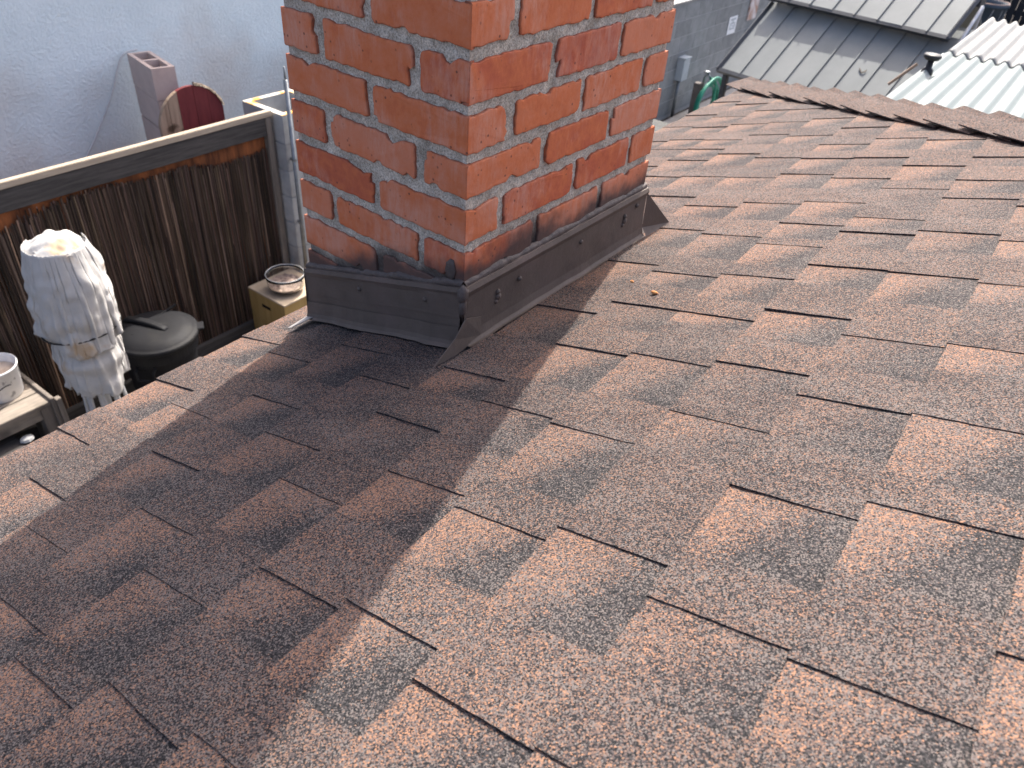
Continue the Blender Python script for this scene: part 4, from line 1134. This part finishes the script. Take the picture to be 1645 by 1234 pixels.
# faucet stake and hose
fs_ = empty('faucet_stake', (-3.3, 8.84, GZ), label='leaning brown stake carrying a small garden faucet in front of the block wall', cat='stake')
m_ = MB(); m_.box((-0.05, -0.05, 0.0), (0.05, 0.05, 0.50)); m_.build('stake', noisemat('brown_stake', (0.1, 0.085, 0.075), (0.15, 0.13, 0.12), rough=0.8), fs_, bevel=0.004)
m_ = MB(); m_.tube([(0.02, 0.09, 0.1), (0.02, 0.09, 0.56), (0.06, 0.09, 0.60), (0.10, 0.09, 0.57)], 0.016, 8); m_.lathe([(0.02, 0), (0.045, 0.01), (0.045, 0.022), (0.02, 0.03)], 10, c=(0.04, 0.09, 0.61)); m_.build('faucet', M_GALV, fs_, smooth=True)
m_ = MB()
rng = random.Random(8)
for k in range(5):
    rr = 0.26 + 0.03 * k; cy = 0.12 + rng.uniform(-0.03, 0.03)
    m_.tube([(0.08 + 0.02 * k, cy + rr * 1.05 * math.cos(t), 0.24 + rr * 0.85 * math.sin(t) + 0.01 * math.sin(3 * t + k)) for t in [i * 2 * math.pi / 36 for i in range(37)]], 0.016, 7)
m_.tube(bez([(0.10, 0.09, 0.56), (0.14, 0.2, 0.5), (0.14, 0.26, 0.3), (0.12, 0.3, 0.1)], 8), 0.016, 7)
for i in range(len(m_.v)):
    x, y, z = m_.v[i]; m_.v[i] = (x, y, max(0.015, z))
o = m_.build('garden_hose', M_HOSE, smooth=True); o.location = (-3.3, 8.84, GZ); tag(o, 'coiled green garden hose hanging at the faucet stake by the block wall', 'hose')

# beige storage chest
sb_ = empty('storage_chest', (-2.95, 6.62, GZ), label='beige plastic chest with a sloping lid just beyond the chimney by the roof edge', cat='chest')
m_ = MB(); m_.add([(-0.35, -0.5, 0), (0.35, -0.5, 0), (0.35, 0.72, 0), (-0.35, 0.72, 0), (-0.35, -0.5, 0.62), (0.35, -0.5, 0.62), (0.35, 0.72, 0.36), (-0.35, 0.72, 0.36)], [(0, 1, 2, 3), (4, 7, 6, 5), (0, 4, 5, 1), (1, 5, 6, 2), (2, 6, 7, 3), (3, 7, 4, 0)]); m_.build('body', M_BEIGE, sb_, bevel=0.02)
m_ = MB(); m_.add([(-0.37, -0.52, 0.63), (0.37, -0.52, 0.63), (0.37, 0.74, 0.365), (-0.37, 0.74, 0.365), (-0.37, -0.52, 0.67), (0.37, -0.52, 0.67), (0.37, 0.74, 0.40), (-0.37, 0.74, 0.40)], [(0, 1, 2, 3), (4, 7, 6, 5), (0, 4, 5, 1), (1, 5, 6, 2), (2, 6, 7, 3), (3, 7, 4, 0)]); m_.build('lid', M_CLEAR, sb_, bevel=0.015)

# ------------------------------------------------------------------ two-tier metal gazebo
P0 = Vector((-1.735, 5.376, -1.3))
gz = empty('gazebo', (P0.x, P0.y, GZ), (0, 0, R(-11)), label='small two-tier gazebo with grey standing seam metal roof and dark frame', cat='gazebo')
zb_ = P0.z - GZ
GW = 1.52; PIT = R(37.2); SL = 0.88
def gp(x, s, h=0.0, tier=0):
    # s along slope from the lower edge
    return Vector((x, s * math.cos(PIT) - h * math.sin(PIT), zb_ + s * math.sin(PIT) + h * math.cos(PIT)))
def slope_panels(x0, x1, s0, s1, base_s, hoff, name):
    step_ = 0.185; x = x0; i = 0
    m_ = MB(); 
    while x < x1 - 0.02:
        xe_ = min(x + step_, x1)
        hh = hoff + 0.004 * ((i % 3) - 1)
        q = [gp(x + 0.003, s0, hh), gp(xe_ - 0.003, s0, hh + 0.002), gp(xe_ - 0.003, s1, hh + 0.002), gp(x + 0.003, s1, hh)]
        q2 = [v - Vector((0, 0, 0.006)) for v in q]
        m_.add(q + q2, [(0, 1, 2, 3), (7, 6, 5, 4), (0, 4, 5, 1), (1, 5, 6, 2), (2, 6, 7, 3), (3, 7, 4, 0)])
        if i:
            r_ = [gp(x - 0.004, s0 - 0.004, hh - 0.004), gp(x + 0.004, s0 - 0.004, hh - 0.004), gp(x + 0.004, s1, hh - 0.004), gp(x - 0.004, s1, hh - 0.004)]
            r2 = [gp(x - 0.004, s0 - 0.004, hh + 0.011), gp(x + 0.004, s0 - 0.004, hh + 0.011), gp(x + 0.004, s1, hh + 0.011), gp(x - 0.004, s1, hh + 0.011)]
            m_.add(r2 + r_, [(0, 1, 2, 3), (0, 4, 5, 1), (1, 5, 6, 2), (2, 6, 7, 3), (3, 7, 4, 0)])
        x = xe_; i += 1
    return m_.build(name, M_GZ, gz)
slope_panels(0.0, GW, 0.0, SL, 0, 0.0, 'lower_roof')
# upper tier: shifted up; its lower edge hangs at s = 0.72
slope_panels(-0.02, 1.42, 0.70, 1.05, 0, 0.085, 'upper_roof')
def gbar(a, b, r0, name='frame_bar', mat=M_GZD):
    m_ = MB(); a = Vector(a); b = Vector(b); m_.tube([a, b], r0, 4); return m_.build(name, mat, gz)
fm = MB()
def fb(a, b, r0): fm.tube([Vector(a), Vector(b)], r0, 4)
fb(gp(-0.02, -0.01, -0.01), gp(GW + 0.02, -0.01, -0.01), 0.022)                    # lower eave gutter
fb(gp(-0.015, -0.01, 0.0), gp(-0.015, 0.72, 0.0), 0.02)
fb(gp(GW + 0.015, -0.01, 0.0), gp(GW + 0.015, 0.8, 0.0), 0.02)
fb(gp(-0.04, 0.695, 0.072), gp(1.44, 0.695, 0.072), 0.02)                      # upper eave
fb(gp(1.43, 0.69, 0.078), gp(1.43, 1.06, 0.078), 0.018)
fb(gp(-0.03, 0.69, 0.078), gp(-0.03, 1.06, 0.078), 0.018)
for xx in (0.03, 0.5, 0.95, 1.38): fb(gp(xx, 0.74, 0.0), gp(xx, 0.74, 0.08), 0.012)
fm.build('roof_frame', M_GZD, gz)
m_ = MB(); a = gp(-0.04, 1.06, 0.045); b = gp(1.45, 1.06, 0.045)
m_.box((a.x, a.y, a.z - 0.02), (b.x, b.y + 0.10, b.z + 0.035)); m_.build('ridge_box', M_GZD, gz, bevel=0.003)
m_ = MB(); m_.box((a.x - 0.002, a.y + 0.085, b.z + 0.0355), (b.x + 0.002, b.y + 0.103, b.z + 0.05)); m_.build('ridge_trim', M_WHT, gz)
# rear slope
m_ = MB(); yb_ = a.y + 0.10
m_.add([(0, yb_, a.z), (1.42, yb_, a.z), (1.42, yb_ + 0.8, zb_), (0, yb_ + 0.8, zb_)], [(0, 1, 2, 3)]); ro = m_.build('rear_roof', M_GZ, gz); md = ro.modifiers.new('s', 'SOLIDIFY'); md.thickness = 0.01
for (px_, py_) in ((0.05, 0.03), (GW - 0.1, 0.03), (0.05, 1.5), (GW - 0.1, 1.5), (0.33, 0.03)):
    m_ = MB(); m_.box((px_ - 0.02, py_ - 0.02, 0), (px_ + 0.02, py_ + 0.02, zb_ - (0.012 if py_ < 1 else -0.03) + (0.0))); m_.build('post', M_GZD, gz, bevel=0.003)
# end trusses on the right
for pts in ([gp(1.445, 0.02, -0.01), gp(1.50, 0.55, -0.02), gp(1.47, 1.06, 0.03)], [gp(1.50, 0.6, -0.02), Vector((1.50, 0.85, 0.7))], [gp(1.47, 1.06, 0.02), Vector((1.47, 0.95, 0.6))]):
    m_ = MB(); m_.tube(pts, 0.013, 6); m_.build('end_brace', M_ALU, gz)
# specks and a twig on the lower roof
m_ = MB(); m_.tube([gp(1.0, 0.33, 0.012), gp(1.03, 0.30, 0.01), gp(1.05, 0.31, 0.014), gp(1.055, 0.33, 0.012)], 0.004, 5)
o = m_.build('fallen_twig', M_BARK); o.matrix_world = Matrix.Translation((P0.x, P0.y, GZ)) @ Matrix.Rotation(R(-11), 4, 'Z'); tag(o, 'small curled brown twig lying on the grey lower gazebo roof', 'twig')

# ------------------------------------------------------------------ corrugated patio cover
pc = empty('patio_cover', (0.0, 2.55, GZ), label='white and pale blue corrugated patio cover beyond the roof hip', cat='patio cover')
ZC = -0.62 - GZ
def corr(x0, x1, y0, y1, z, name, mat, amp=0.012, pitch=0.067):
    m_ = MB(); n = int((x1 - x0) / pitch * 10)
    def fn(u, v):
        x = x0 + (x1 - x0) * u; y = y0 + (y1 - y0) * v
        return (x, y, z + amp * math.sin(x / pitch * 2 * math.pi) + 0.02 * (y / 2.6) * 0 + 0.003 * noise.noise((x * 2, y * 2, 0)))
    m_.grid(fn, n, 14); o = m_.build(name, mat, pc, smooth=True)
    md = o.modifiers.new('s', 'SOLIDIFY'); md.thickness = 0.002
    return o
corr(-0.02, 4.6, -0.05, 1.50, ZC, 'pale_blue_sheet', M_CORA)
corr(-0.0, 4.6, 1.45, 2.75, ZC + 0.004, 'white_sheet', M_CORB)
for yb in (2.68, 0.0):
    m_ = MB(); m_.box((0.0, yb, ZC - 0.12), (4.6, yb + 0.045, ZC - 0.014)); m_.build('purlin', M_WOODG, pc)
for x in (0.06, 2.3, 4.5):
    m_ = MB(); m_.box((x, 2.64, 0), (x + 0.09, 2.679, ZC - 0.012)); m_.build('post', M_WOODG, pc)
rng = random.Random(2)
for i in range(26):
    m_ = MB()
    x = 0.017 + 0.067 * rng.randint(0, 40); y = rng.choice((0.2, 0.75, 1.38, 1.9, 2.5)) + rng.uniform(-0.02, 0.02)
    m_.lathe([(0.004, 0), (0.004, 0.003), (0.001, 0.005)], 8, c=(x, y, ZC + 0.016))
    m_.build('screw_head', M_BLK, pc)
vc = empty('vent_pipe', (0.02, 3.48, -0.62), label='black mushroom vent cap standing at the edge of the corrugated cover', cat='vent')
m_ = MB(); m_.lathe([(0.030, -0.02), (0.026, 0.012), (0.015, 0.02), (0.014, 0.07)], 16); m_.build('stem', M_BLK, vc, smooth=True)
m_ = MB(); m_.lathe([(0.03, 0.055), (0.037, 0.062), (0.041, 0.07), (0.041, 0.075), (0.037, 0.080), (0.002, 0.082)], 24); m_.build('cap', M_BLK, vc, smooth=True)
m_ = MB(); m_.tube([(-0.05, -0.02, 0.03), (-0.14, -0.05, -0.08)], 0.007, 6); m_.build('copper_stub', M_NAT, vc)

# ------------------------------------------------------------------ far yard
pt = empty('patterned_pot', (-1.36, 17.2, GZ), label='large dark blue-grey pot with pale web lines in the far yard', cat='pot')
m_ = MB(); m_.lathe([(0.24, 0), (0.28, 0.02), (0.33, 0.5), (0.35, 0.78), (0.385, 0.80), (0.385, 0.86), (0.345, 0.862), (0.33, 0.80)], 36, cap=False); m_.build('pot_shell', M_POT, pt, smooth=True)
m_ = MB(); m_.tube([(0.365 * math.cos(t), 0.365 * math.sin(t), 0.862) for t in [i * 2 * math.pi / 36 for i in range(37)]], 0.018, 6); m_.build('pot_rim', noisemat('terracotta_rim', (0.12, 0.085, 0.08), (0.2, 0.15, 0.14), rough=0.8), pt, smooth=True)
m_ = MB(); m_.lathe([(0.002, 0.80), (0.335, 0.80)], 30, cap=False); m_.build('soil', M_SOIL, pt)
m_ = MB()
for i in range(12):
    a = i * math.pi / 6
    P = lambda t, z: ((0.288 + z * 0.085) * math.cos(t) , (0.288 + z * 0.085) * math.sin(t), z)
    if i % 2: m_.tube([P(a, 0.78), P(a + 0.05, 0.5), P(a - 0.25, 0.3), P(a - 0.2, 0.05)], 0.010, 5)
    else: m_.tube([P(a, 0.78), P(a - 0.1, 0.55), P(a + 0.3, 0.4), P(a + 0.25, 0.1)], 0.010, 5); m_.tube([P(a - 0.1, 0.55), P(a - 0.5, 0.5)], 0.010, 5)
m_.build('web_lines', M_POTL, pt)
def leafy(name, c, n, rad, hgt, label, cat, mat, seed, ls=0.05):
    rng = random.Random(seed)
    e_ = empty(name, c, label=label, cat=cat)
    st = MB(); lf = MB()
    for i in range(n):
        a = rng.uniform(0, 6.28); tip = Vector((rad * math.cos(a) * rng.random(), rad * math.sin(a) * rng.random(), hgt * rng.uniform(0.6, 1)))
        b_ = Vector((0.05 * math.cos(a), 0.05 * math.sin(a), 0)); mid = (b_ + tip) / 2 + Vector((rng.uniform(-0.05, 0.05), rng.uniform(-0.05, 0.05), 0))
        path = bez([b_, mid, tip], 6); st.tube(path, 0.008, 5)
        for j, p in enumerate(path[3:]):
            for k in range(4):
                d = Vector((rng.uniform(-1, 1), rng.uniform(-1, 1), rng.uniform(-0.1, 1))).normalized(); s_ = d.cross(Vector((rng.uniform(-1, 1), rng.uniform(-1, 1), 0.2))).normalized()
                l = ls * rng.uniform(0.7, 1.4); t = rng.uniform(0.3, 0.9); col = (t, t, t * 0.8, 1)
                lf.add([p, p + d * l * 0.5 + s_ * l * 0.2, p + d * l, p + d * l * 0.5 - s_ * l * 0.2], [(0, 1, 2, 3)], col)
    st.build('stem', M_TWIG, e_); lf.build('foliage', mat, e_)
leafy('small_shrub', (-0.42, 9.2, GZ), 34, 0.26, 1.62, 'yellow-green leafy shrub between the gazebo and the patterned pot', 'shrub', M_LEAF, 3, 0.07)
df = empty('dark_fence', (0, 19.5, GZ), label='dark board fence closing off the far yard', cat='fence')
m_ = MB(); rng = random.Random(6)
x = -9.0
while x < 7:
    m_.box((x, 0, 0), (x + 0.14, 0.02 + rng.uniform(0, 0.008), 2.3)); x += 0.15
m_.build('boards', M_FENCE, df)
m_ = MB()
for z in (0.4, 1.9): m_.box((-9, 0.03, z), (7, 0.07, z + 0.09))
m_.build('rail', M_FENCE, df)
# bare shrub
bs = empty('bare_shrub', (-0.75, 18.6, GZ), label='leafless shrub with thin pale branches in front of the dark fence', cat='shrub')
m_ = MB(); rng = random.Random(12)
def grow(p, d, l, r, dep):
    pts = [p]; q = p.copy(); dd = d.copy()
    for i in range(6):
        dd = (dd + Vector((rng.uniform(-0.3, 0.3), rng.uniform(-0.3, 0.3), rng.uniform(-0.25, 0.2)))).normalized(); q = q + dd * l / 6; pts.append(q.copy())
        if dep < 3 and rng.random() < 0.5: grow(q, (dd + Vector((rng.uniform(-1, 1), rng.uniform(-1, 1), rng.uniform(-0.5, 0.5))) * 0.8).normalized(), l * 0.62, r * 0.6, dep + 1)
    m_.tube(pts, [r * (1 - 0.12 * k) for k in range(7)], 5)
for i in range(4):
    a = i * 0.7; grow(Vector((0, 0, 0)), Vector((math.cos(a) * 0.5, math.sin(a) * 0.5, 1)).normalized(), 1.3, 0.008, 0)
m_.build('branches', M_TWIG, bs)
# concrete apron by the block wall
m_ = MB(); m_.box((-3.5, 3.2, GZ + 0.02), (-1.6, 12, GZ + 0.05)); tag(m_.build('path', M_PAVE), kind='structure')
